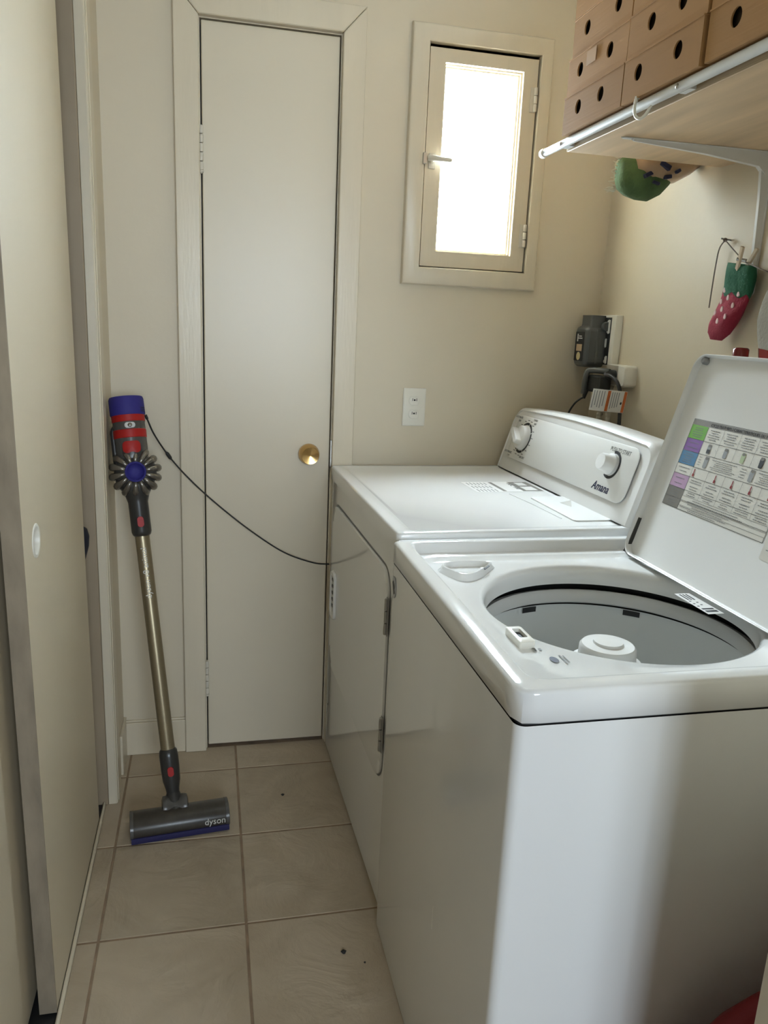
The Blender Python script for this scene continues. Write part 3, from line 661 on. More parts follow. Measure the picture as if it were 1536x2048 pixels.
for q in range(5):
    jar(CC+(q+.5)*cw, rows[3]+.003, rows[2]-.003, .0055, (INK, C_JAR, C_JARG, INK, C_JAR)[q] if q != 0 else C_JAR)
    if q in (0, 3): obj('chart_picture', lidq([(CC+(q+.5)*cw-.0045, rows[3]+.005, CC+(q+.5)*cw+.0045, rows[3]+.012)], .0013), INK, ch)
jar(CC+.030, rows[4]+.003, rows[3]-.002, .006, C_JAR); jar(CC+.160, rows[4]+.003, rows[3]-.002, .006, C_JAR)
for q in range(5):
    u = CC+q*cw+(.008 if q == 0 else cw/2); obj('chart_picture', lidq([(u-.0012, rows[5]+.006, u+.0012, rows[4]-.003), (u-.0025, rows[5]+.002, u+.0025, rows[5]+.0075)], .0011), C_RED, ch)
text('chart_title', 'CYCLE FEATURES / CARACTERISTIQUES DU PROGRAMME', .0078, lp(CC+.004, rows[1]+.0022, WCH+.0008), LU, LV, INK, ch, depth=.0001)
wl = obj('warning_label', MB().loft([[lp(u, v, WCH) for u, v in rrect(.352, .52, .098, .199, .004)], [lp(u, v, WCH+.0003) for u, v in rrect(.352, .52, .098, .199, .004)]], True, False, True), LIDSHEET, lid, label='printed warning panel with orange header')
obj('label_header', lidq([(.353, .180, .519, .196)], .0005), ORANGE, wl)
tx = []
para(.358, .43, .104, .176, 9); para(.44, .515, .104, .176, 9)
obj('label_print', lidq(tx, .0006), GREYINK, wl, kind='stuff')

# ------------------------------------------------------------------ cordless vacuum leaning in the corner
VB = Vector((.099, -.361, .075)); VT = Vector((-.012, -.118, 1.103)); VL = (VT-VB).length
ez = (VT-VB).normalized(); toC = Vector((.12, -1, .0)); ef = (toC-ez*toC.dot(ez)).normalized(); es = ez.cross(ef)*-1
if es.x < 0: es = -es
vc = thing('stick_vacuum', 'cordless stick vacuum with blue cap and gold wand leaning in the corner', 'vacuum', (.12, -.42, 0))
def vp(d, s=0.0, f=0.0): return VB+ez*d+es*s+ef*f
wand = obj('wand', MB().lathe([(.0185, 0), (.0185, .595)], vp(.115), ez, 28), WAND, vc, smooth=50, label='gold-brown metal wand')
tw = vp(.500, .0052, .0166)
text('lettering', 'dyson v8 animal', .021, vp(.535, .0055, .0182), ez, -es, PALEINK, wand, depth=.0002)
lc = obj('wand_coupling', MB().lathe([(.0185, .130), (.0230, .124), (.0245, .112), (.0245, .075), (.023, .045), (.018, .022), (.016, .004)], vp(0), ez, 28), DARKPL, vc, smooth=50)
obj('release_button', MB().loft([[vp(d, s, .0240) for s, d in rrect(-.008, .008, .060, .086, .007)], [vp(d, s, .0258) for s, d in rrect(-.0075, .0075, .0605, .0855, .007)]], True, False, True), RED, lc, smooth=40)
el = MB().tube([vp(.012), vp(-.004, .0, .004), VB+Vector((.003, -.012, -.022)), VB+Vector((.005, -.028, -.032)), VB+Vector((.006, -.045, -.038))], [.017, .022, .026, .025, .022], 20)
ej = obj('elbow_joint', el, DARKPL, vc, smooth=60)
obj('joint_ring', MB().lathe([(.020, -.034), (.029, -.031), (.031, -.018), (.026, -.010), (.026, .010), (.031, .018), (.029, .031), (.020, .034)], VB+Vector((.004, -.014, -.022)), Vector((1, .1, 0)), 24), SMOKE, ej, smooth=50)
# floor head
HA = Vector((-.004, -.453, 0)); HD = Vector((.249, .026, 0)).normalized(); HN = Vector((-HD.y, HD.x, 0)); HL = .250
def hpx(a, b0, c): return HA+HD*a+HN*b0+Vector((0, 0, c))
prof = [(.002, .020), (.000, .030), (.004, .044), (.014, .056), (.028, .0625), (.046, .064), (.066, .058), (.080, .046), (.084, .030), (.082, .014), (.060, .010), (.010, .012)]
def hl(a, s=1.0): return [hpx(a, .042+(b0-.042)*s, .034+(c-.034)*s) for b0, c in prof]
hd = obj('cleaner_head', MB().loft([hl(.0, .86), hl(.004, .98), hl(.008, 1.0), hl(HL-.008, 1.0), hl(HL-.004, .98), hl(HL, .86)], True, True, True), HEADP, vc, smooth=35, label='smoked transparent floor head')
sb = [(-.001, .004), (-.003, .010), (-.001, .0195), (.012, .0205), (.078, .018), (.080, .006)]
obj('head_strip', MB().loft([[hpx(a, b0, c) for b0, c in sb] for a in (.002, HL-.001)], True, True, True), mat('dusty_blue_strip', (.024, .022, .085), .6, spec=.3), hd, smooth=35)
for e0, e1 in ((-.001, .009), (HL-.009, HL+.001)):
    obj('head_end_cap', MB().loft([[hpx(a, .042+(b0-.042)*s, .034+(c-.034)*s) for b0, c in prof] for a, s in ((e0, .9), (e0+.001, 1.02), (e1-.001, 1.02), (e1, .99))], True, True, True), SMOKE, hd, smooth=35)
obj('brush_bar', MB().tube([hpx(.01, .038, .013), hpx(HL-.01, .038, .013)], .0125, 14), DARKPL, hd)
ltn = (hpx(0, .0165, .0575)-hpx(0, .0025, .040)).normalized()
text('lettering', 'dyson', .023, hpx(.185, -.0016, .0285)+Vector((0, 0, 0)), HD, Vector((0, .28, 1)), PALEINK, hd, depth=.0006)
for s in (-1, 1):
    obj('head_wheel', MB().lathe([(.009, -.006), (.010, -.004), (.010, .004), (.009, .006)], hpx(HL/2+s*.05, .078, .0105), HD, 16), BLACK, hd)
# neck to the motor body
nk = MB().lathe([(.0185, .700), (.023, .704), (.0255, .712), (.0255, .790), (.030, .806), (.042, .832), (.040, .842), (.030, .856)], vp(0), ez, 30)
nko = obj('inlet_neck', nk, DARKPL, vc, smooth=50)
obj('release_button', MB().loft([[vp(d, s, .0250) for s, d in rrect(-.0085, .0085, .724, .752, .0075)], [vp(d, s, .0272) for s, d in rrect(-.008, .008, .7245, .7515, .0075)]], True, False, True), RED, nko, smooth=40)
# bin with red and smoked bands, blue cap
bn = obj('dust_bin', MB().lathe([(.030, .895), (.039, .905), (.0408, .925), (.041, 1.022)], vp(0), ez, 36), SMOKE, vc, smooth=50, label='smoked dust bin with red bands')
for d0, d1 in ((1.000, 1.024), (.958, .981)):
    obj('red_band', MB().lathe([(.0405, d0), (.0420, d0+.002), (.0420, d1-.002), (.0405, d1)], vp(0), ez, 36, False, False), RED, bn)
def on_cyl(d, s, R): return vp(d, R*math.sin(s/R), R*math.cos(s/R))
def cyl_patch(u0, u1, d0, d1, R0, R1, r):
    n = 7; mb = MB()
    for R, flip in ((R1, 0),):
        base = rrect(u0, u1, d0, d1, r, 6)
        loops = [[on_cyl(v, u, R0) for u, v in base], [on_cyl(v, u, R1) for u, v in base]]
        for f in (.8, .55, .3, .05): loops.append([on_cyl((d0+d1)/2+(v-(d0+d1)/2)*f, (u0+u1)/2+(u-(u0+u1)/2)*f, R1+.0003) for u, v in base])
        mb.loft(loops, True, False, True)
    return mb
obj('black_crescent', cyl_patch(-.026, .026, .905, .948, .0395, .0428, .018), DARKPL, bn, smooth=45)
obj('red_tab', cyl_patch(-.0235, .0235, .918, .949, .0400, .0440, .011), RED, bn, smooth=45)
obj('bin_catch', cyl_patch(-.0115, .0155, .983, .997, .0405, .0440, .0065), RINGP, bn, smooth=45, label='silver catch')
obj('catch_knob', MB().lathe([(.006, 0), (.0055, .003), (.001, .0045)], vp(.990, .002, .0440), ef, 16), NICKEL, bn, smooth=50)
cp_ = obj('filter_cap', MB().lathe([(.043, 1.018), (.0445, 1.021), (.0445, 1.036), (.0442, 1.060), (.042, 1.066), (.001, 1.067)], vp(0), ez, 40), BLUE, vc, smooth=45, label='violet blue cap')
for q in range(3):
    pts = [vp(1.026+q*.0045, .0448*math.sin(t), .0448*math.cos(t)) for t in [math.radians(48+4*k) for k in range(8)]]
    obj('vent_slot', MB().tube(pts, .0009, 6), INK, cp_)
# cyclones around a blue hub that faces the room
HC = .868
hub = obj('cyclone_body', MB().lathe([(.030, -.035), (.052, -.030), (.054, .0), (.046, .018), (.030, .024)], vp(HC, .002, .014), ef, 30), DARKPL, vc, smooth=50)
nb = obj('cyclone_hub', MB().lathe([(.0262, .015), (.0262, .036), (.0225, .038), (.0200, .034), (.016, .0285), (.008, .0262), (.001, .0258)], vp(HC, .002, .014), ef, 32), BLUE, hub, smooth=40, label='violet blue hub')
for q in range(14):
    t = 2*PI*q/14+.1; rr = lambda r, f: vp(HC+r*math.cos(t), .002+r*math.sin(t), f)
    obj('cyclone', MB().tube(bez([rr(.022, .040), rr(.036, .040), rr(.050, .031), rr(.057, .016), rr(.058, -.006), rr(.052, -.02)], 4), [.0040, .0045, .0052, .0058, .0064, .007, .0076, .0082, .0088, .0092, .0096, .0100, .0103, .0104, .0102, .0098, .0090, .008, .007, .006, .005], 10), NICKEL, hub, smooth=60)
obj('motor_housing', MB().loft([[vp(d, s, f) for s, d in rrect(-.050, .034, .82, 1.005, .03)] for f in (-.012, -.062)], True, True, True), DARKPL, vc, smooth=40, bevel=.006)
hnd = MB().tube(bez([vp(1.03, -.01, -.05), vp(1.00, -.02, -.075), vp(.94, -.022, -.082), vp(.88, -.02, -.075), vp(.85, -.012, -.05)], 6), .013, 12)
obj('handle', hnd, DARKPL, vc, smooth=60)

# charging cable
cpts = bez([(.040, -.115, 1.052), (.056, -.098, 1.008), (.090, -.06, .944), (.141, -.05, .880), (.215, -.045, .806), (.313, -.04, .722), (.414, -.03, .649), (.50, -.024, .613), (.551, -.018, .604), (.62, -.014, .602), (.75, -.014, .60)], 8)
cb = thing('charging_cable', 'thin black cable sagging from the vacuum across the narrow door', 'cable', (.028, -.098, 1.055))
obj('cable', MB().tube(cpts, .0023, 8), BLACK, cb, smooth=60)
obj('cable_bead', MB().tube([Vector((.084, -.063, .954)), Vector((.087, -.0615, .9495)), Vector((.094, -.058, .938)), Vector((.097, -.0575, .933))], [.003, .0052, .0052, .003], 10), BLACK, cb, smooth=60)
obj('barrel_plug', MB().tube([(.0365, -.118, 1.062), (.040, -.115, 1.052)], .004, 8), BLACK, cb)

# navy bag hanging inside the closet
nbg = thing('navy_bag', 'dark navy quilted bag showing past the sliding closet door edge', 'bag', (-.135, -.292, .69))
loops = []
for z, w, d in ((.685, .006, .012), (.700, .020, .020), (.725, .030, .026), (.755, .038, .028), (.780, .040, .027), (.797, .036, .022), (.806, .022, .014)):
    loops.append([(-.132+w*math.cos(t), -.295+d*math.sin(t), z+.002*math.sin(3*t)) for t in [2*PI*k/24 for k in range(24)]])
obj('bag_body', MB().loft(loops, True, True, True), NAVYF, nbg, smooth=60)
obj('strap', MB().tube(bez([(-.14, -.295, .80), (-.142, -.29, .92), (-.144, -.275, 1.05), (-.144, -.262, 1.08)], 6), .006, 8), NAVYF, nbg, smooth=60)

# ------------------------------------------------------------------ shelf, rod, bracket
SX0, SY1, SZ0, SZ1 = .985, -.522, 1.714, 1.735
sh = thing('plywood_shelf', 'plywood wall shelf holding the cardboard boxes', 'shelf', (1.376, -1.05, SZ0))
obj('board', B(SX0, XR, YF+.004, SY1, SZ0, SZ1), PLY, sh, bevel=.0015)
obj('edge_band', MB().box(SX0-.0012, SX0-.0002, YF+.004, SY1, SZ0+.0005, SZ1-.001).box(SX0, XR, SY1, SY1+.0008, SZ0+.001, SZ1-.001), PLYEDGE, sh)
def bracket(y, label):
    b = thing('shelf_bracket', label, 'bracket', (XR, y, 1.42))
    # horizontal arm: flat flange with tapering pressed rib below
    obj('arm', MB().prism([(1.030, y-.006, 1.7138), (1.022, y, 1.7138), (1.030, y+.006, 1.7138), (XR-.004, y+.013, 1.7138), (XR-.004, y-.013, 1.7138)], (0, 0, -.0025)), BRACK, b, bevel=.0008)
    obj('arm_rib', MB().loft([[(1.05, y-.003, 1.712), (1.05, y+.003, 1.712), (1.05, y+.002, 1.708), (1.05, y-.002, 1.708)], [(1.22, y-.007, 1.712), (1.22, y+.007, 1.712), (1.22, y+.005, 1.697), (1.22, y-.005, 1.697)],
                             [(1.345, y-.009, 1.712), (1.345, y+.009, 1.712), (1.345, y+.006, 1.684), (1.345, y-.006, 1.684)], [(1.372, y-.009, 1.712), (1.372, y+.009, 1.712), (1.372, y+.006, 1.66), (1.372, y-.006, 1.66)]], True, True, True), BRACK, b, smooth=30)
    up_ = [(XR, y+.013, 1.7138), (XR, y-.013, 1.7138), (XR, y-.011, 1.43)] + [(XR, y-.011*math.cos(t), 1.43-.011*math.sin(t)) for t in [PI*k/8 for k in range(1, 8)]] + [(XR, y+.011, 1.43)]
    obj('upright', MB().prism(up_, (-.003, 0, 0)), BRACK, b, bevel=.0008)
    obj('upright_rib', MB().loft([[(XR-.003, y-.007, z), (XR-.003, y+.007, z), (XR-.003-d, y+.004, z), (XR-.003-d, y-.004, z)] for z, d in ((1.700, .022), (1.62, .014), (1.50, .008), (1.455, .002))], True, True, True), BRACK, b, smooth=30)
    obj('screw', MB().lathe([(.0045, 0), (.004, .002), (.001, .003)], (XR-.003, y, 1.436), (-1, 0, 0), 12), STEEL, b, smooth=40)
    obj('screw', MB().lathe([(.003, 0), (.0028, .001), (.001, .0014)], (1.048, y, 1.712), (0, 0, -1), 10), STEEL, b)
    obj('screw', MB().lathe([(.003, 0), (.0028, .001), (.001, .0014)], (1.33, y+.0105, 1.712), (0, 0, -1), 10), STEEL, b)
bracket(-.694, 'white steel shelf bracket screwed behind the strawberry sock')
rod = thing('hanging_rod', 'white metal hanging rod along the front edge of the plywood shelf', 'rod', (.966, -1.0, 1.713))
obj('tube', MB().tube([(.966, YF+.004, 1.7250), (.966, -.445, 1.7250)], .0085, 20), DUCT, rod, smooth=60)
obj('end_cap', MB().lathe([(.0085, 0), (.0105, .001), (.0105, .013), (.0095, .016), (.001, .017)], (.966, -.446, 1.7250), (0, 1, 0), 20), WPLAST, rod, smooth=40)
for y in (-.99, -.545): obj('screw', MB().lathe([(.0045, 0), (.004, .002), (.001, .003)], (.9585, y, 1.724), (-1, 0, 0), 12), STEEL, rod, smooth=40)
obj('rod_mount', MB().box(.972, .985, -.56, -.53, 1.718, 1.732).box(.972, .985, -1.005, -.975, 1.718, 1.732), DUCT, rod)
hk = thing('plastic_hook', 'small white plastic hook ring hanging on the metal rod', 'hook', (.966, -.885, 1.70))
obj('loop', MB().tube(bez([(.953, -.868, 1.738), (.951, -.868, 1.722), (.952, -.872, 1.706), (.954, -.885, 1.698), (.956, -.900, 1.701), (.960, -.907, 1.712), (.962, -.909, 1.7135)], 6), [.0028]*30+[.0022]*7, 8), WPLAST, hk, smooth=60)
obj('clip', MB().tube(bez([(.953, -.868, 1.730), (.955, -.867, 1.7365), (.966, -.867, 1.7395), (.976, -.867, 1.737)], 5), .0032, 8), WPLAST, hk, smooth=60)

# ------------------------------------------------------------------ cardboard boxes
BXF = .952
ordn = ['lowest', 'second', 'third', 'topmost']
def box_thing(y1, y0, z0, z1, holes, label, group, depth=.36, dx=0.0):
    x0 = BXF+dx; x1 = min(x0+depth, XR-.004); hz, hr = z0+(z1-z0)*.58, .0138
    t = thing('cardboard_box', label, 'box', ((x0+x1)/2, (y0+y1)/2, z0), group=group)
    mb = MB(); th = .003
    ym = (holes[0]+holes[1])/2
    for a, b_, hy in ((ym, y1, holes[0]), (y0, ym, holes[1])):
        n = 28; cir = []; out = []
        angs = sorted({2*PI*k/n for k in range(n)} | {math.atan2(zc-hz, yc-hy) % (2*PI) for yc in (a, b_) for zc in (z0, z1)})
        for t_ in angs:
            c, s = math.cos(t_), math.sin(t_)
            r = min(((b_-hy)/c if c > 1e-9 else (a-hy)/c if c < -1e-9 else 1e9), ((z1-hz)/s if s > 1e-9 else (z0-hz)/s if s < -1e-9 else 1e9))
            cir.append((x0, hy+hr*.92*c, hz+hr*s)); out.append((x0, hy+r*c, hz+r*s))
        mb.loft([[(x0+th, y, z) for x, y, z in cir], cir, out])
    mb.add([(x0,y0,z0),(x1,y0,z0),(x1,y1,z0),(x0,y1,z0),(x0,y0,z1),(x1,y0,z1),(x1,y1,z1),(x0,y1,z1)], [(0,3,2,1),(4,5,6,7),(0,1,5,4),(1,2,6,5),(2,3,7,6)])
    b = obj('box_body', mb, CARD, t, smooth=20)
    obj('inside_shade_sheet', MB().add([(x0+.012,y0+.003,z0+.003),(x0+.012,y1-.003,z0+.003),(x0+.012,y1-.003,z1-.003),(x0+.012,y0+.003,z1-.003)], [(0,1,2,3)]), BOXSHADE, t)  # dark sheet behind the holes, stands for the shade inside the box
    # tuck-in lid: thin top sheet standing a hair proud with side flaps
    obj('box_lid', MB().box(x0-.0012, x1, y0-.0004, y1+.0004, z1-.0022, z1+.0002), CARD, t)
    obj('side_flap', MB().box(x0+.004, x1-.004, y1, y1+.0008, z0+.004, z1-.006), CARD, t)
    return t
H = .0735; Z0 = SZ1+.0005
G1 = 'cardboard boxes on the plywood shelf'
s1 = [((-.561, -.811), (-.629, -.725), 0), ((-.559, -.809), (-.614, -.739), .004), ((-.565, -.808), (-.626, -.752), .006), ((-.568, -.809), (-.63, -.75), .004)]
for i, ((a, b_), hs, dx) in enumerate(s1):
    t = box_thing(a, b_, Z0+i*(H+.0006), Z0+i*(H+.0006)+H, hs, 'brown cardboard box with two holes, %s of the stack nearest the window' % ordn[i], G1, dx=dx)
    if i == 1: obj('paper_patch', B(BXF+dx-.0022, BXF+dx-.0012, -.685, -.645, Z0+i*(H+.0006)+.040, Z0+i*(H+.0006)+.066), TAPE, t)
s2 = [((-.8145, -1.054), (-.865, -.988), 0), ((-.8125, -1.056), (-.888, -.982), .003), ((-.814, -1.052), (-.87, -.985), .005)]
for i, ((a, b_), hs, dx) in enumerate(s2):
    box_thing(a, b_, Z0+i*(H+.0006), Z0+i*(H+.0006)+H, hs, 'brown cardboard box with two holes, %s of the middle shelf stack' % ['lowest', 'second', 'topmost'][i], G1, dx=dx)
s3 = [((-1.066, -1.312), (-1.133, -1.25), 0.002), ((-1.064, -1.31), (-1.125, -1.25), .004), ((-1.067, -1.31), (-1.13, -1.25), .005)]
for i, ((a, b_), hs, dx) in enumerate(s3):
    box_thing(a, b_, Z0+i*(H+.0006), Z0+i*(H+.0006)+H, hs, 'brown cardboard box with holes, %s of the stack farthest from the window' % ['lowest', 'second', 'topmost'][i], G1, dx=dx)

# ------------------------------------------------------------------ rolled bag tucked beyond the end of the shelf
rb = thing('rolled_bag', 'green fleece and tan printed bag bundled under the end of the plywood shelf', 'bag', (1.24, -.42, 1.65))
def blob(sections, n=28):
    # sections: (centre, half-width a along A, half-height b along Bv)
    loops = []
    for c, A, Bv in sections:
        c, A, Bv = Vector(c), Vector(A), Vector(Bv)
        loops.append([c+A*math.cos(t)+Bv*math.sin(t)*(1.0 if math.sin(t) > 0 else 1.0+.10*math.sin(2*t)) for t in [2*PI*k/n for k in range(n)]])
    return MB().loft(loops, True, True, True)
ax = Vector((1, -.25, .06)).normalized()
Av = Vector((.25, 1, 0)).normalized(); Bz = Vector((0, 0, 1))
obj('fleece', blob([((1.166, -.415, 1.706), Av*.014, Bz*.024), ((1.173, -.417, 1.704), Av*.038, Bz*.040), ((1.190, -.420, 1.700), Av*.054, Bz*.048), ((1.215, -.425, 1.696), Av*.058, Bz*.052), ((1.245, -.430, 1.692), Av*.056, Bz*.050), ((1.275, -.432, 1.696), Av*.048, Bz*.038), ((1.295, -.434, 1.702), Av*.03, Bz*.022)]), GREENF, rb, smooth=60)
pb = obj('printed_bag', blob([((1.190, -.437, 1.724), Av*.020, Bz*.024), ((1.198, -.439, 1.722), Av*.044, Bz*.034), ((1.235, -.440, 1.718), Av*.062, Bz*.040), ((1.270, -.438, 1.718), Av*.060, Bz*.041), ((1.310, -.432, 1.722), Av*.042, Bz*.034), ((1.350, -.432, 1.732), Av*.030, Bz*.022), ((1.373, -.432, 1.738), Av*.02, Bz*.010)]), TANB, rb, smooth=60)
for (u, v, w, h, a) in ((1.212, 1.692, .022, .010, .5), (1.246, 1.712, .030, .012, -.4), (1.225, 1.724, .018, .010, .3), (1.262, 1.690, .018, .009, .2), (1.236, 1.676, .02, .007, -.2), (1.285, 1.704, .012, .008, .6)):
    q = [Vector((u+x*math.cos(a)-z*math.sin(a), -.5035+abs(v-1.716)*.42+abs(u-1.25)*.10, v+x*math.sin(a)+z*math.cos(a))) for x, z in ((-w/2, -h/2), (w/2, -h/2), (w/2, h/2), (-w/2, h/2))]
    obj('print_patch', MB().prism(q, (0, .012, 0)), NAVYP, pb, bevel=.002)
for q in range(14):
    t = PI*.55+q*.12; c = Vector((1.172, -.402, 1.704)); p = c+Av*.030*math.cos(t*1.0)*0+Vector((-.004-.010*math.sin(q*1.7)**2, -.03+q*.0035, .034*math.cos(q*.25)-.004))
    obj('fringe_tuft', MB().tube([p+Vector((.012, 0, 0)), p, p+Vector((-.010, -.002, .004*math.sin(q*2.3)))], [.0022, .0016, .0006], 6), FRINGE, rb)
obj('hanging_loop', MB().tube(bez([(1.372, -.44, 1.745), (1.374, -.445, 1.76), (1.376, -.45, 1.77)], 4), .004, 8), BRACK, rb)

# ------------------------------------------------------------------ clothesline with sock
line = thing('clothesline_string', 'thin grey string tied to a nail on the wall beside the shelf bracket', 'string', (XR, -.595, 1.545))
obj('nail', MB().tube([(XR, -.596, 1.546), (XR-.022, -.590, 1.549)], .0018, 8), STEEL, line)
obj('knot', MB().lathe([(.001, -.005), (.004, -.003), (.005, 0), (.004, .003), (.001, .005)], (XR-.013, -.593, 1.546), (1, 0, .2), 12), STRING, line, smooth=60)
obj('cord', MB().tube(bez([(XR-.013, -.593, 1.546), (1.350, -.655, 1.514), (1.340, -.705, 1.490), (1.335, -.745, 1.478), (1.330, -.80, 1.462), (1.327, -.87, 1.447), (1.330, -.96, 1.448), (1.345, -1.08, 1.48), (XR, -1.18, 1.53)], 8), .0014, 6), STRING, line)
obj('loose_end', MB().tube(bez([(XR-.013, -.593, 1.546), (XR-.016, -.580, 1.527), (XR-.016, -.575, 1.49), (XR-.016, -.573, 1.45), (XR-.017, -.573, 1.395)], 6), .0016, 6), STRING, line)
# sock profile rows (far edge y, near edge y, z far, z near)
rowsL = [(-.644, 1.492), (-.642, 1.471), (-.639, 1.438), (-.631, 1.411), (-.619, 1.384), (-.606, 1.358), (-.602, 1.338), (-.612, 1.323)]
rowsR = [(-.734, 1.479), (-.737, 1.456), (-.734, 1.425), (-.726, 1.404), (-.714, 1.383), (-.698, 1.358), (-.681, 1.336), (-.655, 1.3205)]
def sock_loop(fr, grow=0.0):
    k = min(int(fr), len(rowsL)-2); f = fr-k
    a = Vector(rowsL[k]).lerp(Vector(rowsL[k+1]), f); b_ = Vector(rowsR[k]).lerp(Vector(rowsR[k+1]), f)
    c = (a+b_)/2; h = (b_-a)/2; th = (.014+.004*math.sin(fr*1.7)) * (1 if fr < 6 else max(.35, 1-(fr-6)*.6)) + grow
    L = []
    for q in range(32):
        t = 2*PI*q/32; wr = 1+.10*math.sin(3*t+fr*1.1)+.06*math.sin(5*t-fr*2.0)
        yz = c+h*(1+grow*8)*math.cos(t); L.append((1.347-th*math.sin(t)*wr, yz.x, yz.y))
    return L
sk_ = thing('strawberry_sock', 'red sock with green cuff and white dots pinned on the string', 'sock', (1.347, -.64, 1.32))
foot = MB().loft([sock_loop(f) for f in [2.2+.2*q for q in range(25)]], True, True, True)
obj('foot', foot, SOCKR, sk_, smooth=70, label='crimson foot with white dots')
cl_ = [sock_loop(f, .0012) for f in [0, .05, .15, .35, .6, .9, 1.2, 1.5, 1.8, 2.0, 2.2]]
zig = []
A_, B_ = sock_loop(2.2, .0012), sock_loop(2.75, .0012)
for q in range(32):
    f = abs(((q*6/32) % 1)-.5)*2; zig.append(tuple(Vector(A_[q]).lerp(Vector(B_[q]), f)))
obj('cuff', MB().loft(cl_+[zig], True, False, False), SOCKG, sk_, smooth=70, label='green cuff with zigzag edge')
obj('cuff_lining', MB().loft([sock_loop(0), sock_loop(.3, -.001), sock_loop(.8, -.003)], True, False, True), SOCKG, sk_)
for y, z in ((-.655, 1.431), (-.705, 1.421), (-.671, 1.414), (-.643, 1.406), (-.692, 1.397), (-.661, 1.389), (-.632, 1.380), (-.679, 1.373), (-.651, 1.363)):
    best = min((p for k_ in range(60) for p in sock_loop(2.2+k_*.08) if p[0] < 1.347), key=lambda p: (p[1]-y)**2+(p[2]-z)**2)
    obj('dot', MB().loft([[(best[0]-e, y+.0042*s*math.cos(t), z+.0062*s*math.sin(t)-.001*math.cos(2*t)) for t in [2*PI*k/12 for k in range(12)]] for e, s in ((-.004, 1.0), (.0012, 1.0), (.0018, .6))], True, False, True), SOCKW, sk_, smooth=50)
cpn = thing('clothespin', 'wooden spring clothespin holding the strawberry sock', 'clothespin', (1.335, -.70, 1.47))
dirp = Vector((-.10, -.45, 1)).normalized(); P0 = Vector((1.331, -.690, 1.468))
for s, tilt in ((-1, -.05), (1, .17)):
    d = (dirp+Vector((tilt*1.0, -tilt*.9, 0))).normalized(); sd = Vector((0, 1, .45)).normalized()*.0045; nn = Vector((s*.005, 0, 0))
    base = P0+Vector((.006*(s+1), -.004*(s+1), 0))
    q0 = [base-sd, base+sd, base+sd+Vector((.004, -.003, 0)), base-sd+Vector((.004, -.003, 0))]
    obj('prong', MB().loft([q0, [p+d*.03 for p in q0], [p+d*.056 for p in q0]], True, True, True), PINW, cpn, bevel=.0008)
obj('spring', MB().tube([P0+dirp*.030+Vector((-.002, .006, 0)), P0+dirp*.030+Vector((.010, -.010, -.004))], .0035, 10), STEEL, cpn)
# grey cloth farther along the line
gc = thing('grey_sock', 'grey sock with dark red toe hanging on the string next to the strawberry sock', 'sock', (1.345, -.84, 1.29))
def gl(z, y0, y1, th):
    return [(1.345-th*math.sin(t)*(1+.15*math.sin(4*t)), (y0+y1)/2+(y1-y0)/2*math.cos(t), z+.004*math.cos(t)) for t in [2*PI*k/28 for k in range(28)]]
obj('leg', MB().loft([gl(1.455, -.90, -.805, .010), gl(1.43, -.90, -.790, .012), gl(1.40, -.90, -.778, .014), gl(1.365, -.895, -.771, .016), gl(1.33, -.89, -.780, .016), gl(1.305, -.885, -.790, .015)], True, True, True), CLOTH, gc, smooth=70)
obj('toe', MB().loft([gl(1.305, -.886, -.789, .0155), gl(1.285, -.88, -.793, .014), gl(1.268, -.865, -.805, .009)], True, False, True), DRED, gc, smooth=70, label='dark red toe')
# bottles behind the lid: only the tip of the cap shows
def bottle(y, zc, label):
    b = thing('detergent_bottle', label, 'bottle', (1.29, y, 1.0))
    return b
b1 = thing('capped_bottle', 'dark red cap just showing above the open washer lid', 'bottle', (1.212, -.908, 1.088))
obj('bottle_body', MB().lathe([(.020, 0), (.026, .003), (.026, .135), (.012, .165), (.012, .19)], (1.212, -.908, 1.088), (0, 0, 1), 24), WPLAST, b1, smooth=45)
obj('cap', MB().lathe([(.0145, .185), (.015, .188), (.015, .218), (.012, .221), (.001, .2215)], (1.212, -.908, 1.088), (0, 0, 1), 24), DRED, b1, smooth=45, label='glossy dark red cap')

# ------------------------------------------------------------------ electrical clutter in the corner
pt = thing('electrical_box', 'grey electrical control box with peeling stickers on a backing plate in the wall corner', 'electrical box', (1.376, -.075, 1.22))
obj('backing_plate', MB().box(1.352, XR, -.150, -.004, 1.232, 1.379), WPLAST, pt, bevel=.002, label='cream painted backing plate')
obj('plate_face', B(1.3508, 1.352, -.128, -.030, 1.236, 1.372), DGREY, pt)
for y0_, y1_, z0_, z1_ in ((-.124, -.106, 1.325, 1.366), (-.113, -.100, 1.285, 1.312), (-.124, -.110, 1.238, 1.262), (-.112, -.104, 1.24, 1.25)):
    obj('torn_sticker', MB().prism([(1.3505, y0_, z0_+.003), (1.3505, (y0_+y1_)/2, z0_), (1.3505, y1_, z0_+.006), (1.3505, y1_-.001, z1_-.004), (1.3505, (y0_+y1_)/2, z1_), (1.3505, y0_, z1_-.001)], (-.0006, 0, 0)), PAPER, pt)
hs = [(1.0, 0)]
def hsl(x, e): return [(x, u, v) for u, v in rrect(-.102+e, -.022-e, 1.226+e, 1.346-e, .016, 5)]
hb = obj('housing', MB().loft([hsl(1.352, .0), hsl(1.302, .0), hsl(1.294, .004), hsl(1.290, .010)], True, True, True), GREYBOX, pt, smooth=50, label='grey plastic housing')
obj('housing_ridge', MB().box(1.300, 1.348, -.1035, -.101, 1.240, 1.332).box(1.322, 1.330, -.105, -.101, 1.236, 1.336), GREYBOX, hb, bevel=.001)
obj('neck', MB().loft([[(x, y, z) for x, y in rrect(1.302+e, 1.352, -.098+e, -.028-e, .006)] for z, e in ((1.335, 0), (1.352, .003), (1.377, .003))], True, False, True), GREYBOX, hb, smooth=50)
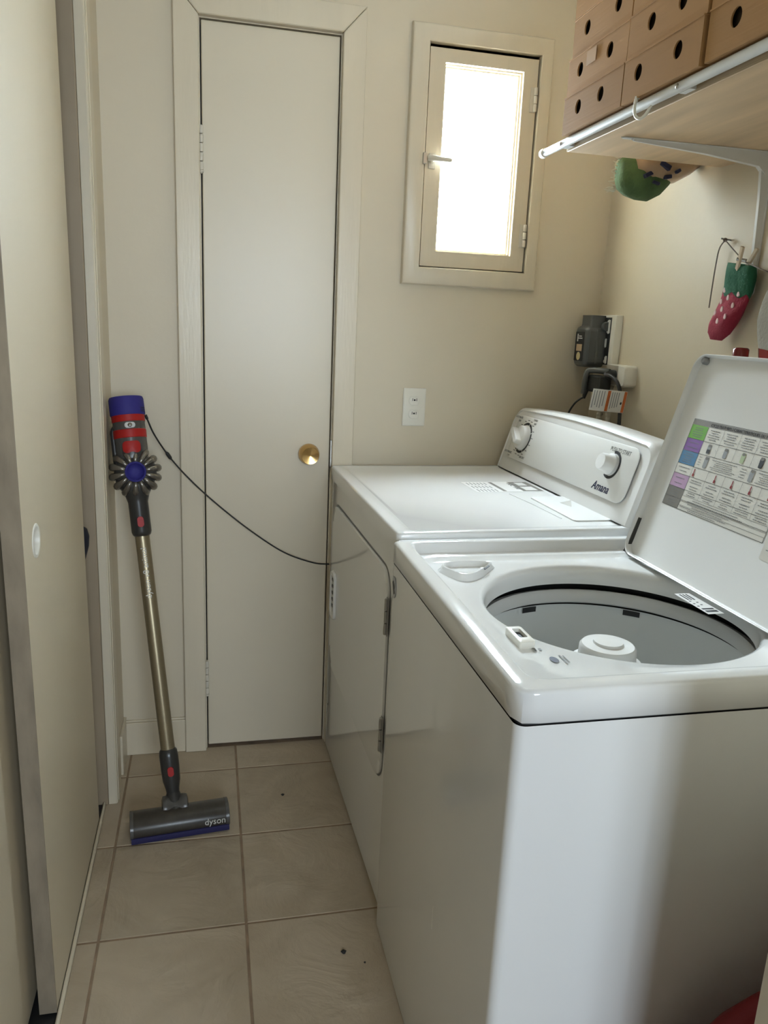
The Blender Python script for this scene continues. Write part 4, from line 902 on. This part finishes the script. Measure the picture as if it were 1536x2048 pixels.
obj('dial_disc', MB().lathe([(.0135, 0), (.0135, .012), (.0115, .014), (.001, .014)], (1.348, -.100, 1.346), (0, -1, 0), 24), GREYBOX, hb, smooth=40)
lb = obj('name_plate', MB().prism([(1.2896, u, v) for u, v in rrect(-.090, -.034, 1.243, 1.328, .003)], (-.0006, 0, 0)), INK, hb, label='black name plate with stickers')
obj('sticker', B(1.2884, 1.289, -.080, -.045, 1.272, 1.292), mat('tan_sticker', (.55, .40, .25), .6), lb)
obj('sticker', MB().lathe([(.001, 0), (.012, 0), (.012, .0006), (.001, .0006)], (1.289, -.062, 1.257), (-1, 0, 0), 20), mat('yellow_sticker', (.62, .52, .28), .6), lb)
obj('sticker', MB().box(1.2884, 1.289, -.052, -.046, 1.300, 1.322).box(1.2884, 1.289, -.078, -.046, 1.308, 1.311).box(1.2884, 1.289, -.074, -.056, 1.314, 1.317), PAPER, lb)
# surface outlet box with adapter and plugs
ob = thing('surface_outlet', 'ivory surface-mounted outlet box below the grey control box', 'outlet', (XR, -.206, 1.18))
obj('outlet_body', MB().loft([[(x, u, v) for u, v in rrect(-.260+e, -.152-e, 1.180+e, 1.240-e, .010)] for x, e in ((XR, 0), (1.343, 0), (1.338, .003))], True, True, True), WPLAST, ob, smooth=40)
obj('outlet_cover', B(1.3355, 1.338, -.222, -.157, 1.184, 1.2385), mat('nickel_cover', (.50, .48, .44), .35, .6), ob, bevel=.001)
ad = thing('plug_adapter', 'dark grey block adapter plugged into the surface outlet box', 'adapter', (1.32, -.13, 1.16))
obj('block', B(1.296, 1.3345, -.196, -.118, 1.158, 1.206), DGREY, ad, bevel=.004)
obj('top_arm', MB().tube(bez([(1.287, -.125, 1.150), (1.287, -.127, 1.19), (1.290, -.13, 1.214), (1.302, -.140, 1.220), (1.332, -.185, 1.219)], 5), .0085, 10), GREYBOX, ad, smooth=60)
obj('cord_boot', MB().tube([(1.292, -.130, 1.162), (1.288, -.130, 1.145), (1.287, -.130, 1.136)], [.008, .006, .004], 10), BLACK, ad, smooth=60)
obj('lead', MB().tube(bez([(1.287, -.130, 1.140), (1.275, -.128, 1.133), (1.262, -.122, 1.118), (1.250, -.115, 1.09), (1.243, -.11, 1.05), (1.24, -.11, .90), (1.245, -.11, .5), (1.25, -.11, .01)], 6), .0028, 8), BLACK, ad, smooth=60)
pc = thing('extension_cord', 'thick black power cord with moulded plug above the dryer console', 'cord', (1.32, -.21, 1.2))
obj('plug', MB().lathe([(.013, 0), (.014, .004), (.014, .016), (.009, .026), (.006, .034)], (1.335, -.208, 1.212), (-1, -.2, 0), 18), BLACK, pc, smooth=50)
obj('cable', MB().tube(bez([(1.304, -.215, 1.212), (1.310, -.240, 1.209), (1.318, -.262, 1.192), (1.324, -.274, 1.16), (1.326, -.278, 1.11), (1.326, -.28, 1.05), (1.32, -.275, .9), (1.30, -.26, .5), (1.30, -.26, .01)], 7), .0052, 10), BLACK, pc, smooth=60)
# hang tag on the cord
tg = thing('warning_tag', 'white warning tag with orange stripes hanging on the black power cord', 'tag', (1.27, -.265, 1.11))
TA = Vector((1.243, -.268, 1.1765)); TUu = Vector((1, -.40, -.05)).normalized(); TV = Vector((.12, -.03, 1)).normalized(); TN = TUu.cross(TV)
if TN.y > 0: TN = -TN
TL, TH = .094, .060
def tp(u, v, w=0.0): return TA+TUu*u-TV*v+TN*(w+.004*math.sin(u/TL*PI*1.5))
def tquad(rects, w):
    mb = MB()
    for a, b0, c, d in rects:
        n = max(1, int((c-a)/.006))
        for q in range(n):
            e0, e1 = a+(c-a)*q/n, a+(c-a)*(q+1)/n; mb.add([tp(e0, b0, w), tp(e1, b0, w), tp(e1, d, w), tp(e0, d, w)], [(0,1,2,3)])
    return mb
sheet = MB(); nn_ = 18
sheet.loft([[tp(TL*q/nn_, 0, .0003), tp(TL*q/nn_, TH, .0003), tp(TL*q/nn_, TH, -.0003), tp(TL*q/nn_, 0, -.0003)] for q in range(nn_+1)], True, True, True)
so = obj('tag_sheet', sheet, PAPER, tg, smooth=40)
for r_ in ((.041, .002, .049, TH-.001), (.086, .001, .0935, TH-.001)): obj('orange_stripe', tquad([r_], .0005), ORANGE, so)
tr_ = []
for q in range(5): tr_.append((.004+q*.0068, .004, .0065+q*.0068, TH-random.uniform(.004, .016)))
for q in range(4): tr_.append((.053+q*.0060, .005, .0555+q*.0060, TH-random.uniform(.006, .018)))
obj('print', tquad(tr_, .0005), C_JAR, so)
obj('print', MB().add([tp(.082+.0025*math.cos(t), .034+.004*math.sin(t), .0006) for t in [2*PI*k/12 for k in range(12)]], [tuple(range(12))]), INK, so)
text('print', 'WARNING', .0062, tp(.0475, TH-.014, .0007), TV, -TUu, INK, so, depth=.00005)
obj('tie', MB().tube([tp(.090, .006), Vector((1.324, -.277, 1.150))], .0012, 6), BLACK, tg)
for i, (x, y, lab) in enumerate(((1.345, -.128, 'ivory corrugated conduit below the grey plug adapter'), (1.350, -.170, 'slim ivory corrugated conduit against the wall below the outlet box'))):
    cdt = thing('flexible_conduit', lab, 'conduit', (x, y, 0))
    prof_ = []; z = .005
    while z < (1.155 if i == 0 else 1.178):
        prof_ += [(.0080 if i == 0 else .0065, z), (.0098 if i == 0 else .0078, z+.003), (.0098 if i == 0 else .0078, z+.006), (.0080 if i == 0 else .0065, z+.009)]; z += .0105
    obj('corrugated_tube', MB().lathe(prof_, (x, y, 0), (0, 0, 1), 14), CORRUG, cdt, smooth=50)

# ------------------------------------------------------------------ red bag beside the washer, floor crumbs
rbg = thing('red_bag', 'red fabric bag squeezed between the washer and the doorway wall', 'bag', (.98, -1.587, 0))
loops = []
for z, x0, x1, d in ((.0, .76, 1.24, .085), (.02, .74, 1.26, .092), (.20, .75, 1.27, .092), (.32, .775, 1.27, .088), (.38, .80, 1.265, .080), (.43, .835, 1.255, .068), (.47, .87, 1.24, .052), (.50, .91, 1.20, .034), (.515, .95, 1.17, .018)):
    L = []
    for q in range(48):
        t = 2*PI*q/48; c, s = math.cos(t), math.sin(t); e = .55
        L.append(((x0+x1)/2+(x1-x0)/2*abs(c)**e*(1 if c > 0 else -1), -1.587+d*abs(s)**e*(1 if s > 0 else -1)*(1+.06*math.sin(7*t+z*9)), z+(.010*math.sin(5*t+z*6) if z > .02 else 0)))
    loops.append(L)
obj('bag_body', MB().loft(loops, True, True, True), REDBAG, rbg, smooth=70)
obj('bag_handle', MB().tube(bez([(.99, -1.59, .50), (1.0, -1.592, .54), (1.06, -1.595, .57), (1.12, -1.592, .54), (1.13, -1.59, .50)], 6), .007, 8), REDBAG, rbg, smooth=60)
def crumb(x, y, r, label):
    mb = MB(); bm = bmesh.new(); bmesh.ops.create_icosphere(bm, subdivisions=2, radius=r)
    for v in bm.verts: v.co = Vector((v.co.x*(1+.3*math.sin(v.co.y*900)), v.co.y*(1+.25*math.cos(v.co.x*800)), max(-.3*r, v.co.z*.5)))
    mb.v = [tuple(v.co+Vector((x, y, .3*r))) for v in bm.verts]; mb.f = [tuple(v.index for v in f.verts) for f in bm.faces]; bm.free()
    obj('floor_crumb', mb, INK, label=label, cat='crumb')
crumb(.475, -.882, .0055, 'black crumb on the floor tile beside the washer')
crumb(.515, -.917, .0022, 'tiny dark speck on the floor next to the black crumb')
crumb(.397, -.289, .0045, 'dark crumb on the floor tile beside the dryer')
